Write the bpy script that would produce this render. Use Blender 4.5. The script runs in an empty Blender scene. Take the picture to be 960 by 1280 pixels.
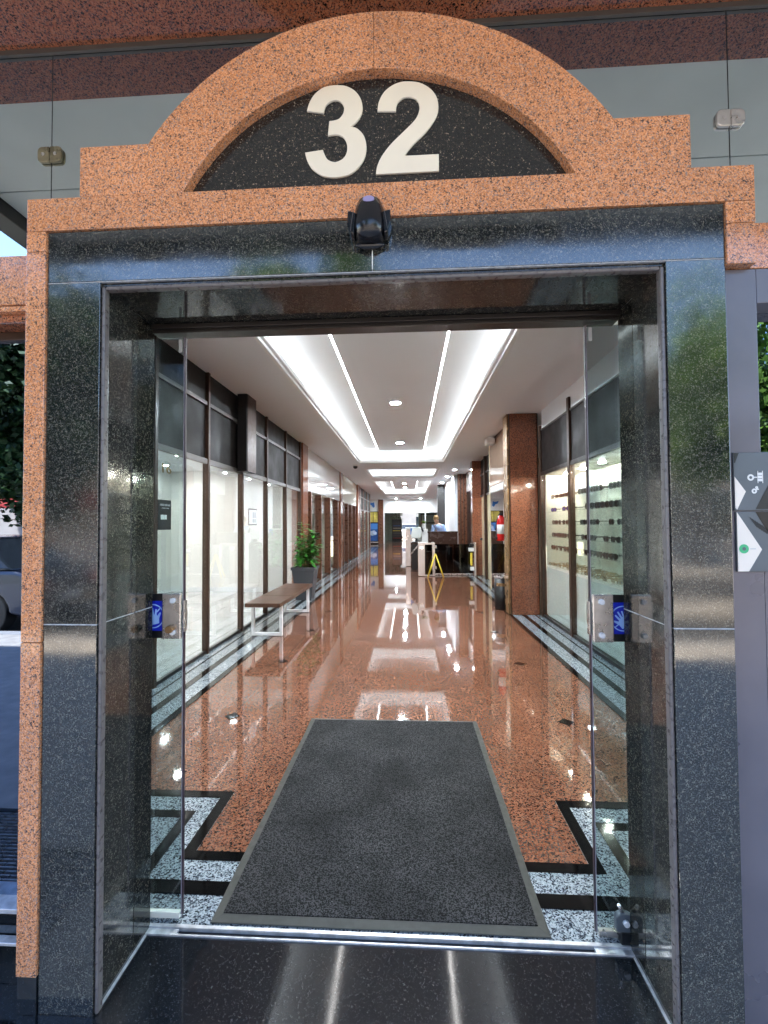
import bpy, bmesh, math, random
from mathutils import Vector, Matrix
random.seed(7)
R = math.radians
C = bpy.context.scene.collection
sc = bpy.context.scene

# ------------------------------------------------------------------ camera
cam = bpy.data.objects.new('camera', bpy.data.cameras.new('camera'))
C.objects.link(cam)
sc.camera = cam
cam.data.sensor_fit = 'VERTICAL'
cam.data.sensor_height = 24.0
cam.data.lens = 557.7 / 1280 * 24.0
cam.data.clip_start = 0.02
cam.data.clip_end = 400
YAW, PITCH, ROLL = .05494, .02634, -.00633
_f = Vector((-math.sin(YAW) * math.cos(PITCH), math.cos(YAW) * math.cos(PITCH), math.sin(PITCH)))
_r = Vector((math.cos(YAW), math.sin(YAW), 0))
_u = _r.cross(_f)
_r2 = math.cos(ROLL) * _r + math.sin(ROLL) * _u
_u2 = -math.sin(ROLL) * _r + math.cos(ROLL) * _u
cam.matrix_world = Matrix(((_r2.x, _u2.x, -_f.x, 0), (_r2.y, _u2.y, -_f.y, 0), (_r2.z, _u2.z, -_f.z, 1.5), (0, 0, 0, 1)))

# ------------------------------------------------------------------ daylight
SUN_EL, SUN_AZ = 58, -28            # the sun stands behind the building
w = bpy.data.worlds.new('World'); sc.world = w; w.use_nodes = True
wn = w.node_tree
sky = wn.nodes.new('ShaderNodeTexSky'); sky.sky_type = 'NISHITA'; sky.sun_disc = False
sky.sun_elevation = R(SUN_EL); sky.sun_rotation = R(SUN_AZ); sky.ozone_density = 1.6; sky.dust_density = .2; sky.altitude = 800
wn.links.new(sky.outputs[0], wn.nodes['Background'].inputs[0])
wn.nodes['Background'].inputs[1].default_value = 0.15
sun = bpy.data.objects.new('sun', bpy.data.lights.new('sun', 'SUN')); C.objects.link(sun)
sun.data.energy = 5.0; sun.data.angle = R(.5); sun.data.color = (1, .90, .76)
d = Vector((math.sin(R(SUN_AZ)) * math.cos(R(SUN_EL)), math.cos(R(SUN_AZ)) * math.cos(R(SUN_EL)), math.sin(R(SUN_EL))))
sun.rotation_euler = d.to_track_quat('Z', 'Y').to_euler()
sc.view_settings.view_transform = 'Standard'
sc.view_settings.look = 'None'
sc.view_settings.exposure = 2.8
sc.view_settings.gamma = 1
sc.view_settings.use_curve_mapping = False
sc.cycles.max_bounces = 10
sc.cycles.glossy_bounces = 6
sc.cycles.transparent_max_bounces = 16
sc.cycles.transmission_bounces = 6
sc.cycles.sample_clamp_indirect = 6.0
sc.cycles.caustics_reflective = False
sc.cycles.caustics_refractive = False

# ------------------------------------------------------------------ materials
def new_mat(name):
    m = bpy.data.materials.new(name); m.use_nodes = True
    return m, m.node_tree.nodes, m.node_tree.links, m.node_tree.nodes['Principled BSDF']

def setp(b, **k):
    names = dict(color='Base Color', rough='Roughness', metal='Metallic', ior='IOR', spec='Specular IOR Level', coat='Coat Weight', coatr='Coat Roughness', emis='Emission Color', estr='Emission Strength', alpha='Alpha', sheen='Sheen Weight', sub='Subsurface Weight')
    for a, v in k.items():
        if a in ('color', 'emis'): v = (*v, 1)
        b.inputs[names[a]].default_value = v

def plain(name, color, rough=.5, metal=0., var=.06, scale=6, bump=0., bscale=60, **k):
    """a colour with a little cloudy variation, uneven gloss and a fine bump"""
    m, n, l, b = new_mat(name)
    setp(b, color=color, rough=rough, metal=metal, **k)
    g = n.new('ShaderNodeNewGeometry')
    t = n.new('ShaderNodeTexNoise'); t.inputs['Scale'].default_value = scale; t.inputs['Detail'].default_value = 5
    l.new(g.outputs['Position'], t.inputs['Vector'])
    if var:
        mr = n.new('ShaderNodeMapRange'); mr.inputs[1].default_value = .3; mr.inputs[2].default_value = .7
        mr.inputs[3].default_value = 1 - var * 1.5; mr.inputs[4].default_value = 1 + var
        l.new(t.outputs[0], mr.inputs[0])
        mx = n.new('ShaderNodeVectorMath'); mx.operation = 'SCALE'; mx.inputs[0].default_value = color
        l.new(mr.outputs[0], mx.inputs['Scale']); l.new(mx.outputs[0], b.inputs['Base Color'])
        r = n.new('ShaderNodeMapRange'); r.inputs[1].default_value = .3; r.inputs[2].default_value = .7
        r.inputs[3].default_value = max(0, rough * .8); r.inputs[4].default_value = min(1, rough * 1.25)
        l.new(t.outputs[0], r.inputs[0]); l.new(r.outputs[0], b.inputs['Roughness'])
    if bump:
        t2 = n.new('ShaderNodeTexNoise'); t2.inputs['Scale'].default_value = bscale; t2.inputs['Detail'].default_value = 6
        l.new(g.outputs['Position'], t2.inputs['Vector'])
        bp = n.new('ShaderNodeBump'); bp.inputs['Strength'].default_value = bump; bp.inputs['Distance'].default_value = .003
        l.new(t2.outputs[0], bp.inputs['Height']); l.new(bp.outputs[0], b.inputs['Normal'])
    return m

def granite(name, stops, cell=160, rough=.08, ior=1.55, joints=None, blotch=.5, warp=.004, smear=None):
    """polished stone: crystals (voronoi cells) coloured by chance, clustered by a noise"""
    m, n, l, b = new_mat(name)
    setp(b, rough=rough, ior=ior)
    g = n.new('ShaderNodeNewGeometry')
    nz = n.new('ShaderNodeTexNoise'); nz.inputs['Scale'].default_value = cell * .9; nz.inputs['Detail'].default_value = 3
    l.new(g.outputs['Position'], nz.inputs['Vector'])
    ad = n.new('ShaderNodeVectorMath'); ad.operation = 'MULTIPLY_ADD'
    ad.inputs[1].default_value = (warp * 2, warp * 2, warp * 2)
    l.new(nz.outputs['Color'], ad.inputs[0]); l.new(g.outputs['Position'], ad.inputs[2])
    v = n.new('ShaderNodeTexVoronoi'); v.inputs['Scale'].default_value = cell
    l.new(ad.outputs[0], v.inputs['Vector'])
    sep = n.new('ShaderNodeSeparateColor'); l.new(v.outputs['Color'], sep.inputs[0])
    big = n.new('ShaderNodeTexNoise'); big.inputs['Scale'].default_value = cell * .22; big.inputs['Detail'].default_value = 4
    l.new(g.outputs['Position'], big.inputs['Vector'])
    a = n.new('ShaderNodeMath'); a.operation = 'MULTIPLY_ADD'; a.inputs[1].default_value = blotch
    sb = n.new('ShaderNodeMath'); sb.operation = 'SUBTRACT'; sb.inputs[1].default_value = .5
    l.new(big.outputs[0], sb.inputs[0]); l.new(sb.outputs[0], a.inputs[0]); l.new(sep.outputs[0], a.inputs[2])
    cr = n.new('ShaderNodeValToRGB'); l.new(a.outputs[0], cr.inputs[0])
    cr.color_ramp.interpolation = 'LINEAR'
    e = cr.color_ramp.elements
    e[0].position = stops[0][0]; e[0].color = (*stops[0][1], 1)
    e[1].position = stops[-1][0]; e[1].color = (*stops[-1][1], 1)
    for p, c in stops[1:-1]:
        x = e.new(p); x.color = (*c, 1)
    out = cr.outputs[0]
    # slow tone drift from slab to slab
    dr = n.new('ShaderNodeTexNoise'); dr.inputs['Scale'].default_value = 2.2; dr.inputs['Detail'].default_value = 3
    l.new(g.outputs['Position'], dr.inputs['Vector'])
    mr = n.new('ShaderNodeMapRange'); mr.inputs[1].default_value = .3; mr.inputs[2].default_value = .7; mr.inputs[3].default_value = .88; mr.inputs[4].default_value = 1.1
    l.new(dr.outputs[0], mr.inputs[0])
    oi = n.new('ShaderNodeObjectInfo'); orr = n.new('ShaderNodeMapRange'); orr.inputs[3].default_value = .90; orr.inputs[4].default_value = 1.08
    l.new(oi.outputs['Random'], orr.inputs[0])
    tm = n.new('ShaderNodeMath'); tm.operation = 'MULTIPLY'; l.new(mr.outputs[0], tm.inputs[0]); l.new(orr.outputs[0], tm.inputs[1])
    sc_ = n.new('ShaderNodeVectorMath'); sc_.operation = 'SCALE'; l.new(out, sc_.inputs[0]); l.new(tm.outputs[0], sc_.inputs['Scale'])
    out = sc_.outputs[0]
    if joints:
        sx = n.new('ShaderNodeSeparateXYZ'); l.new(g.outputs['Position'], sx.inputs[0])
        masks = []
        for ax, (step, off) in zip((0, 1), joints):
            q = n.new('ShaderNodeMath'); q.operation = 'ADD'; q.inputs[1].default_value = off + 100 * step
            l.new(sx.outputs[ax], q.inputs[0])
            mo = n.new('ShaderNodeMath'); mo.operation = 'MODULO'; mo.inputs[1].default_value = step; l.new(q.outputs[0], mo.inputs[0])
            lt = n.new('ShaderNodeMath'); lt.operation = 'LESS_THAN'; lt.inputs[1].default_value = .006; l.new(mo.outputs[0], lt.inputs[0])
            masks.append(lt)
        mxx = n.new('ShaderNodeMath'); mxx.operation = 'MAXIMUM'; l.new(masks[0].outputs[0], mxx.inputs[0]); l.new(masks[1].outputs[0], mxx.inputs[1])
        mm = n.new('ShaderNodeMix'); mm.data_type = 'RGBA'; l.new(mxx.outputs[0], mm.inputs['Factor'])
        l.new(out, mm.inputs[6]); mm.inputs[7].default_value = (.12, .07, .05, 1)
        out = mm.outputs[2]
    l.new(out, b.inputs['Base Color'])
    # smears in the polish
    r1 = n.new('ShaderNodeTexNoise'); r1.inputs['Scale'].default_value = 3.5; r1.inputs['Detail'].default_value = 6; r1.inputs['Distortion'].default_value = .6
    l.new(g.outputs['Position'], r1.inputs['Vector'])
    r2 = n.new('ShaderNodeMapRange'); r2.inputs[1].default_value = .35; r2.inputs[2].default_value = .75
    r2.inputs[3].default_value = rough; r2.inputs[4].default_value = rough + (.05 if smear is None else smear)
    l.new(r1.outputs[0], r2.inputs[0]); l.new(r2.outputs[0], b.inputs['Roughness'])
    # very slight waviness of the slabs
    wv = n.new('ShaderNodeTexNoise'); wv.inputs['Scale'].default_value = 9; wv.inputs['Detail'].default_value = 1
    l.new(g.outputs['Position'], wv.inputs['Vector'])
    bp = n.new('ShaderNodeBump'); bp.inputs['Strength'].default_value = .12; bp.inputs['Distance'].default_value = .002
    l.new(wv.outputs[0], bp.inputs['Height']); l.new(bp.outputs[0], b.inputs['Normal'])
    return m

def glass(name, tint=(.9, .95, .94), mirror=0.0, rough=0.0, ior=1.5, sheen=(1, 1, 1)):
    """a thin pane: what lies behind shows through, tinted, with a mirror image on top"""
    m, n, l, b = new_mat(name)
    n.remove(b)
    tr = n.new('ShaderNodeBsdfTransparent'); tr.inputs[0].default_value = (*tint, 1)
    gl = n.new('ShaderNodeBsdfGlossy'); gl.inputs['Roughness'].default_value = rough; gl.inputs[0].default_value = (*sheen, 1)
    fr = n.new('ShaderNodeFresnel')
    # the same reflectance from either side of the pane
    gb = n.new('ShaderNodeNewGeometry'); io = n.new('ShaderNodeMapRange'); io.inputs[3].default_value = ior; io.inputs[4].default_value = 1 / ior
    l.new(gb.outputs['Backfacing'], io.inputs[0]); l.new(io.outputs[0], fr.inputs[0])
    ad = n.new('ShaderNodeMath'); ad.operation = 'ADD'; ad.use_clamp = True; ad.inputs[1].default_value = mirror
    l.new(fr.outputs[0], ad.inputs[0])
    mx = n.new('ShaderNodeMixShader'); l.new(ad.outputs[0], mx.inputs[0]); l.new(tr.outputs[0], mx.inputs[1]); l.new(gl.outputs[0], mx.inputs[2])
    l.new(mx.outputs[0], n['Material Output'].inputs[0])
    return m

def emit(name, color, strength):
    m, n, l, b = new_mat(name)
    setp(b, color=(0, 0, 0), emis=color, estr=strength, rough=1)
    return m

M = {}
M['orange'] = granite('orange granite', [(.0, (.08, .055, .05)), (.10, (.16, .10, .08)), (.17, (.42, .17, .08)), (.38, (.62, .235, .09)), (.55, (.73, .31, .135)), (.74, (.78, .39, .215)), (.84, (.60, .25, .12)), (.93, (.42, .26, .20)), (1., (.26, .20, .18))], cell=290, rough=.09, blotch=.65, smear=.05)
M['red'] = granite('dark red granite', [(.0, (.012, .01, .011)), (.14, (.03, .02, .018)), (.22, (.28, .085, .045)), (.5, (.42, .14, .065)), (.75, (.48, .19, .10)), (.9, (.2, .10, .07)), (1., (.07, .05, .05))], cell=240, rough=.08, blotch=.8)
M['floor_red'] = granite('red floor granite', [(.0, (.012, .010, .009)), (.17, (.035, .022, .018)), (.25, (.13, .045, .024)), (.48, (.205, .075, .040)), (.7, (.26, .12, .07)), (.86, (.18, .08, .048)), (.95, (.10, .07, .055)), (1., (.06, .05, .04))], cell=150, rough=.026, blotch=.8, joints=((1.28, .115), (1.4, .02)), ior=1.9, smear=.025)
M['pillar_red'] = granite('red pillar granite', [(.0, (.03, .018, .015)), (.14, (.07, .035, .028)), (.22, (.27, .085, .045)), (.5, (.38, .125, .06)), (.75, (.45, .17, .09)), (.93, (.2, .10, .07)), (1., (.1, .06, .05))], cell=150, rough=.07, blotch=.7)
M['black'] = granite('black granite', [(.0, (.008, .009, .009)), (.42, (.014, .015, .015)), (.6, (.028, .029, .028)), (.75, (.050, .050, .046)), (.9, (.088, .086, .073)), (1., (.17, .16, .13))], cell=370, rough=.055, blotch=.6, ior=2.0, smear=.09)
M['black_shaded'] = granite('black granite shaded for reveal', [(.0, (.006, .006, .006)), (.5, (.010, .010, .009)), (.7, (.020, .020, .018)), (.85, (.042, .040, .034)), (1., (.11, .10, .075))], cell=300, rough=.07, blotch=.5, ior=1.5, smear=.05)  # same black stone, flecks darkened to put the reveal's shade into the colour
M['black_plain'] = granite('black floor granite', [(.0, (.005, .006, .007)), (.7, (.008, .009, .011)), (.93, (.016, .018, .022)), (1., (.04, .044, .05))], cell=420, rough=.045, blotch=.3, ior=1.7)
M['black_inlay'] = granite('black inlay stone', [(.0, (.003, .003, .003)), (.9, (.006, .006, .006)), (1., (.014, .014, .014))], cell=300, rough=.04, blotch=.3, ior=1.4)
M['tympanum'] = granite('black tympanum granite', [(.0, (.008, .008, .009)), (.72, (.014, .013, .013)), (.9, (.035, .033, .03)), (.97, (.09, .075, .055)), (1., (.28, .23, .17))], cell=380, rough=.15, blotch=.4)
M['grey_gran'] = granite('grey floor granite', [(.0, (.015, .018, .024)), (.28, (.05, .06, .08)), (.42, (.20, .235, .26)), (.7, (.33, .38, .41)), (1., (.42, .46, .48))], cell=190, rough=.04, blotch=.8)
M['bead'] = plain('grey stone bead', (.13, .115, .115), .3, var=.12, scale=60)
M['grout'] = plain('pale grout', (.42, .42, .44), .8, var=.2, scale=40)
M['white'] = plain('white ceiling paint', (.79, .81, .84), .6, var=.015, scale=1.5, bump=.02)
M['soffit'] = plain('canopy paint', (.72, .76, .73), .45, var=.10, scale=1.6)
M['wallw'] = plain('white wall paint', (.84, .83, .81), .6, var=.02, scale=2)
M['gypsum'] = plain('white moulding', (.85, .85, .84), .5, var=.01)
M['trim'] = plain('brown metal', (.055, .027, .016), .35, metal=.35, var=.12, scale=14)
M['trimdark'] = plain('dark bronze metal', (.022, .017, .015), .35, metal=.3, var=.12, scale=14)
M['rail'] = plain('grey brown rail', (.11, .095, .085), .35, metal=.4, var=.1, scale=12)
M['panel'] = plain('dark taupe panel', (.013, .010, .009), .5, spec=.2, var=.08, scale=3, bump=.05, bscale=15)
M['brass'] = plain('aged brass', (.34, .20, .095), .28, metal=.6, var=.04, scale=6)
M['barrierglass'] = glass('dark barrier glass', (.16, .12, .10), mirror=.03)
M['steel'] = plain('brushed steel', (.62, .58, .56), .28, metal=.9, var=.1, scale=25)
M['alu'] = plain('aluminium track', (.72, .72, .74), .35, metal=.6, var=.2, scale=30)
M['chrome'] = plain('white painted steel', (.86, .87, .90), .25, metal=.1, var=.05)
M['wood'] = None
M['darkmetal'] = plain('black metal', (.008, .008, .009), .4, var=.1)
M['blackplastic'] = plain('black plastic', (.007, .007, .010), .22, var=.1, scale=20)
M['grey_metal'] = plain('lilac grey metal', (.155, .145, .17), .3, metal=.25, var=.10, scale=3)
M['blue_grey'] = plain('blue grey board', (.10, .115, .13), .4, var=.05)
M['cream'] = plain('cream board', (.82, .74, .66), .4, var=.03)
M['numeral'] = plain('cream numeral enamel', (.84, .76, .64), .4, var=.03)
M['tarnish'] = plain('tarnished steel', (.30, .26, .17), .3, metal=.8, var=.25, scale=30)
M['gold'] = plain('gold paint', (.22, .14, .04), .35, metal=.6, var=.1)
M['blue'] = plain('blue sticker', (.006, .02, .48), .4, var=.02, emis=(.01, .03, .9), estr=0.0)
M['hand'] = plain('pale blue print', (.35, .55, .95), .4, var=.02)
M['whitegloss'] = plain('white glossy panel', (.62, .60, .58), .04, var=.02, ior=1.7)
M['warmgloss'] = plain('warm glossy panel', (.40, .27, .19), .04, var=.03, ior=1.9)
M['creampanel'] = plain('cream glossy panel', (.70, .60, .40), .15, var=.03)
M['case'] = plain('showcase laminate', (.88, .85, .75), .3, var=.02)
M['frosted'] = plain('frosted glass panel', (.78, .84, .80), .12, var=.04, scale=2)
M['glass'] = glass('clear glass', (.92, .95, .94))
M['shopglass'] = glass('shop window glass', (.93, .95, .94), mirror=.0)
M['doorglass'] = glass('tinted door glass', (.70, .77, .78))
M['mirrorglass'] = glass('reflective transom glass', (.35, .36, .35), mirror=.6, sheen=(.84, .93, .94))
M['windowglass'] = glass('dark window glass', (.10, .12, .16), mirror=.30, sheen=(.50, .62, .85))
M['edge'] = plain('glass edge', (.035, .02, .03), .3, var=.1)
M['edge_light'] = plain('polished glass edge', (.30, .27, .32), .2, var=.1)
M['mirror'] = glass('brown mirror glass', (.35, .25, .18), mirror=.35)
M['led'] = emit('led line', (1., .98, .96), 2.5)
M['cove'] = emit('cove led strip', (.88, .95, 1.), 2.1)
M['down'] = emit('downlight disc', (.80, .91, 1.), 420)
M['shoplight'] = emit('shop downlight', (1., .97, .94), 120)
M['caselight'] = emit('showcase light', (1., .96, .84), 150)
M['lobbyfill'] = emit('lobby fill light', (1., .97, .92), 14)
M['caption'] = plain('grey lettering', (.45, .46, .48), .5, var=.0)
M['rubber'] = plain('rubber edging', (.040, .040, .034), .7, var=.1, scale=40)
M['asphalt'] = plain('asphalt', (.05, .05, .052), .9, var=.2, scale=30, bump=.3)
M['pave'] = plain('pale paving', (.44, .40, .35), .8, var=.15, scale=8, bump=.1)
M['kerb'] = plain('kerb stone', (.35, .34, .33), .85, var=.12)
M['bark'] = plain('bark', (.11, .08, .06), .9, var=.25, scale=12, bump=.5, bscale=20)
M['leaf1'] = plain('fresh leaves', (.11, .21, .02), .5, var=.35, scale=1.5)
M['leaf2'] = plain('dark leaves', (.035, .085, .018), .5, var=.35, scale=1.5)
M['potleaf'] = plain('glossy houseplant leaves', (.05, .24, .03), .3, var=.45, scale=9)
M['red_paint'] = plain('red paint', (.62, .012, .01), .25, var=.05)
M['paper'] = plain('white paper', (.75, .74, .72), .6, var=.03)
M['yellow'] = plain('yellow plastic', (.75, .56, .05), .4, var=.05)
M['pinkmetal'] = plain('pinkish steel', (.72, .60, .54), .22, metal=.5, var=.05)
M['desk'] = plain('dark reception laminate', (.055, .026, .018), .25, var=.15, scale=8)
M['skin'] = plain('skin', (.55, .32, .22), .55, var=.05)
M['shirt'] = plain('light blue shirt', (.34, .46, .72), .8, var=.08, scale=20)
M['hair'] = plain('blond hair', (.36, .21, .08), .6, var=.3, scale=60)
M['trouser'] = plain('dark trousers', (.02, .022, .03), .8)
M['posterblue'] = plain('blue poster', (.05, .20, .55), .4)
M['sand'] = plain('yellow poster', (.65, .52, .10), .5, var=.2, scale=5)
M['sea'] = plain('deep blue print', (.01, .07, .26), .4, var=.3, scale=4)
M['cloud'] = plain('cloud print', (.5, .62, .78), .5, var=.3, scale=6)
M['facade'] = plain('plastered wall', (.48, .42, .36), .85, var=.1, scale=1)
M['facade2'] = plain('grey plastered wall', (.34, .34, .35), .85, var=.1, scale=1)
M['pane'] = plain('dark pane', (.02, .025, .03), .08)
M['carpaint'] = plain('dark blue car paint', (.012, .016, .03), .2, var=.05, coat=.8)
M['carwhite'] = plain('white car paint', (.75, .76, .80), .25, var=.03)
M['carred'] = plain('red awning paint', (.45, .03, .02), .5, var=.05)
M['tyre'] = plain('tyre rubber', (.015, .015, .015), .8)
M['tile'] = granite('shop floor tile', [(.0, (.42, .42, .43)), (1., (.52, .52, .52))], cell=40, rough=.12, joints=((.8, .1), (.8, .2)))
M['badgelilac'] = plain('lilac badge', (.30, .26, .48), .3)
M['green'] = plain('green badge', (.05, .45, .20), .4)

def wood():
    m, n, l, b = new_mat('bench wood')
    setp(b, rough=.35)
    g = n.new('ShaderNodeNewGeometry'); mp = n.new('ShaderNodeMapping'); mp.inputs['Scale'].default_value = (60, 3, 40)
    l.new(g.outputs['Position'], mp.inputs[0])
    t = n.new('ShaderNodeTexNoise'); t.inputs['Scale'].default_value = 1; t.inputs['Detail'].default_value = 6; l.new(mp.outputs[0], t.inputs['Vector'])
    cr = n.new('ShaderNodeValToRGB'); l.new(t.outputs[0], cr.inputs[0])
    cr.color_ramp.elements[0].position = .3; cr.color_ramp.elements[0].color = (.035, .014, .008, 1)
    cr.color_ramp.elements[1].position = .7; cr.color_ramp.elements[1].color = (.105, .045, .024, 1)
    l.new(cr.outputs[0], b.inputs['Base Color'])
    return m
M['wood'] = wood()

def matmat():
    m, n, l, b = new_mat('looped vinyl mat')
    g = n.new('ShaderNodeNewGeometry')
    a = n.new('ShaderNodeTexNoise'); a.inputs['Scale'].default_value = 185; a.inputs['Detail'].default_value = 3
    c = n.new('ShaderNodeTexNoise'); c.inputs['Scale'].default_value = 3.2; c.inputs['Detail'].default_value = 7
    l.new(g.outputs['Position'], a.inputs['Vector']); l.new(g.outputs['Position'], c.inputs['Vector'])
    r1 = n.new('ShaderNodeMapRange'); r1.inputs[1].default_value = .45; r1.inputs[2].default_value = .57; r1.inputs[3].default_value = .004; r1.inputs[4].default_value = .042
    l.new(a.outputs[0], r1.inputs[0])
    r2 = n.new('ShaderNodeMapRange'); r2.inputs[1].default_value = .3; r2.inputs[2].default_value = .7; r2.inputs[3].default_value = .6; r2.inputs[4].default_value = 1.5
    l.new(c.outputs[0], r2.inputs[0])
    mu = n.new('ShaderNodeMath'); mu.operation = 'MULTIPLY'; l.new(r1.outputs[0], mu.inputs[0]); l.new(r2.outputs[0], mu.inputs[1])
    # sparse grit
    v = n.new('ShaderNodeTexVoronoi'); v.inputs['Scale'].default_value = 26; l.new(g.outputs['Position'], v.inputs['Vector'])
    lt = n.new('ShaderNodeMath'); lt.operation = 'LESS_THAN'; lt.inputs[1].default_value = .05; l.new(v.outputs['Distance'], lt.inputs[0])
    sp = n.new('ShaderNodeSeparateColor'); l.new(v.outputs['Color'], sp.inputs[0])
    gt = n.new('ShaderNodeMath'); gt.operation = 'GREATER_THAN'; gt.inputs[1].default_value = .86; l.new(sp.outputs[0], gt.inputs[0])
    m2 = n.new('ShaderNodeMath'); m2.operation = 'MULTIPLY'; l.new(lt.outputs[0], m2.inputs[0]); l.new(gt.outputs[0], m2.inputs[1])
    ad = n.new('ShaderNodeMath'); ad.operation = 'MULTIPLY_ADD'; ad.inputs[1].default_value = .22; l.new(m2.outputs[0], ad.inputs[0]); l.new(mu.outputs[0], ad.inputs[2])
    cb = n.new('ShaderNodeCombineColor'); 
    for i, k in enumerate((1., .97, 1.02)):
        q = n.new('ShaderNodeMath'); q.operation = 'MULTIPLY'; q.inputs[1].default_value = k; l.new(ad.outputs[0], q.inputs[0]); l.new(q.outputs[0], cb.inputs[i])
    l.new(cb.outputs[0], b.inputs['Base Color'])
    setp(b, rough=.85, spec=.15)
    bp = n.new('ShaderNodeBump'); bp.inputs['Strength'].default_value = .8; bp.inputs['Distance'].default_value = .004
    l.new(a.outputs[0], bp.inputs['Height']); l.new(bp.outputs[0], b.inputs['Normal'])
    return m
M['mat'] = matmat()

# ------------------------------------------------------------------ helpers
def box(bm, x0, x1, y0, y1, z0, z1, mi=0):
    x0, x1 = min(x0, x1), max(x0, x1); y0, y1 = min(y0, y1), max(y0, y1); z0, z1 = min(z0, z1), max(z0, z1)
    v = [bm.verts.new(p) for p in ((x0, y0, z0), (x1, y0, z0), (x1, y1, z0), (x0, y1, z0), (x0, y0, z1), (x1, y0, z1), (x1, y1, z1), (x0, y1, z1))]
    for f in ((3, 2, 1, 0), (4, 5, 6, 7), (0, 1, 5, 4), (1, 2, 6, 5), (2, 3, 7, 6), (3, 0, 4, 7)):
        fc = bm.faces.new([v[i] for i in f]); fc.material_index = mi
    return bm

def boxes(*bs):
    bm = bmesh.new()
    for b in bs: box(bm, *b)
    return bm

def prism(bm, pts, y0, y1, axis='Y', mi=0):
    """closed outline pts (a,b) extruded along an axis; Y: (x,z), X: (y,z), Z: (x,y)"""
    def P(a, b, t):
        return {'Y': (a, t, b), 'X': (t, a, b), 'Z': (a, b, t)}[axis]
    A = [bm.verts.new(P(a, b, y0)) for a, b in pts]; B = [bm.verts.new(P(a, b, y1)) for a, b in pts]
    fs = [bm.faces.new(A), bm.faces.new(B[::-1])]
    for i in range(len(pts)):
        j = (i + 1) % len(pts)
        fs.append(bm.faces.new((A[i], B[i], B[j], A[j])))
    for f in fs: f.material_index = mi
    return bm

def cyl(bm, p0, p1, r0, r1=None, n=16, mi=0, caps=True):
    p0, p1 = Vector(p0), Vector(p1); r1 = r0 if r1 is None else r1
    ax = (p1 - p0).normalized(); t = Vector((0, 0, 1)) if abs(ax.z) < .9 else Vector((1, 0, 0))
    a = ax.cross(t).normalized(); b = ax.cross(a)
    A = [bm.verts.new(p0 + (a * math.cos(2 * math.pi * i / n) + b * math.sin(2 * math.pi * i / n)) * r0) for i in range(n)]
    B = [bm.verts.new(p1 + (a * math.cos(2 * math.pi * i / n) + b * math.sin(2 * math.pi * i / n)) * r1) for i in range(n)]
    for i in range(n):
        j = (i + 1) % n
        f = bm.faces.new((A[i], A[j], B[j], B[i])); f.material_index = mi; f.smooth = True
    if caps:
        for q in (A[::-1], B):
            f = bm.faces.new(q); f.material_index = mi
    return bm

def lathe(bm, c, prof, n=24, mi=0, sx=1, sy=1):
    rings = []
    for r, z in prof:
        rings.append([bm.verts.new((c[0] + sx * r * math.cos(2 * math.pi * i / n), c[1] + sy * r * math.sin(2 * math.pi * i / n), c[2] + z)) for i in range(n)])
    for a, b in zip(rings, rings[1:]):
        for i in range(n):
            j = (i + 1) % n
            f = bm.faces.new((a[i], a[j], b[j], b[i])); f.smooth = True; f.material_index = mi
    if prof[0][0] > .0015 and prof[-1][0] > .0015 and abs(prof[0][0] - prof[-1][0]) < .03 and sy == 1:
        for i in range(n):          # an open ring: close its section, leave the middle free
            j = (i + 1) % n
            if prof[0] != prof[-1]:
                f = bm.faces.new((rings[-1][i], rings[-1][j], rings[0][j], rings[0][i])); f.material_index = mi
    else:
        for q in (rings[0][::-1], rings[-1]):
            f = bm.faces.new(q); f.material_index = mi
    return bm

def mk(name, bm, mats, parent=None, label=None, cat=None, group=None, kind=None, bevel=0, segs=2, smooth=False):
    if parent is not None:
        off = Vector((0, 0, 0)); p = parent
        while p is not None: off += Vector(p.location); p = p.parent
        bmesh.ops.translate(bm, verts=bm.verts, vec=-off)
    bmesh.ops.recalc_face_normals(bm, faces=bm.faces)
    if bevel:
        es = [e for e in bm.edges if len(e.link_faces) == 2 and e.calc_face_angle(0) > .6]
        bmesh.ops.bevel(bm, geom=es, offset=bevel, segments=segs, profile=.5, affect='EDGES', clamp_overlap=True)
    me = bpy.data.meshes.new(name); bm.to_mesh(me); bm.free()
    for m in (mats if isinstance(mats, (list, tuple)) else [mats]): me.materials.append(M[m] if isinstance(m, str) else m)
    if smooth:
        for p in me.polygons: p.use_smooth = True
    o = bpy.data.objects.new(name, me); C.objects.link(o)
    if parent is not None: o.parent = parent
    if label: o['label'] = label
    if cat: o['category'] = cat
    if group: o['group'] = group
    if kind: o['kind'] = kind
    return o

def struct(name, bm, mat): return mk(name, bm, mat, kind='structure')

def thing(name, label, cat, loc=(0, 0, 0), group=None):
    o = bpy.data.objects.new(name, None); C.objects.link(o); o.location = loc; o.empty_display_size = .1
    o['label'] = label; o['category'] = cat
    if group: o['group'] = group
    return o

def dup(root, loc, label=None, group=None):
    def cp(o, parent):
        c = o.copy(); C.objects.link(c); c.parent = parent
        for ch in [x for x in o.children]: cp(ch, c)
        return c
    r = cp(root, None); r.location = loc
    if label: r['label'] = label
    if group: r['group'] = group
    return r

def text_bm(s, size, depth):
    cu = bpy.data.curves.new('lettering', 'FONT'); cu.body = s; cu.size = size; cu.extrude = depth / 2; cu.align_x = 'CENTER'; cu.align_y = 'CENTER'
    cu.resolution_u = 3
    o = bpy.data.objects.new('lettering', cu); C.objects.link(o)
    dg = bpy.context.evaluated_depsgraph_get()
    me = bpy.data.meshes.new_from_object(o.evaluated_get(dg))
    bm = bmesh.new(); bm.from_mesh(me)
    bpy.data.objects.remove(o); bpy.data.meshes.remove(me); bpy.data.curves.remove(cu)
    return bm

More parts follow.
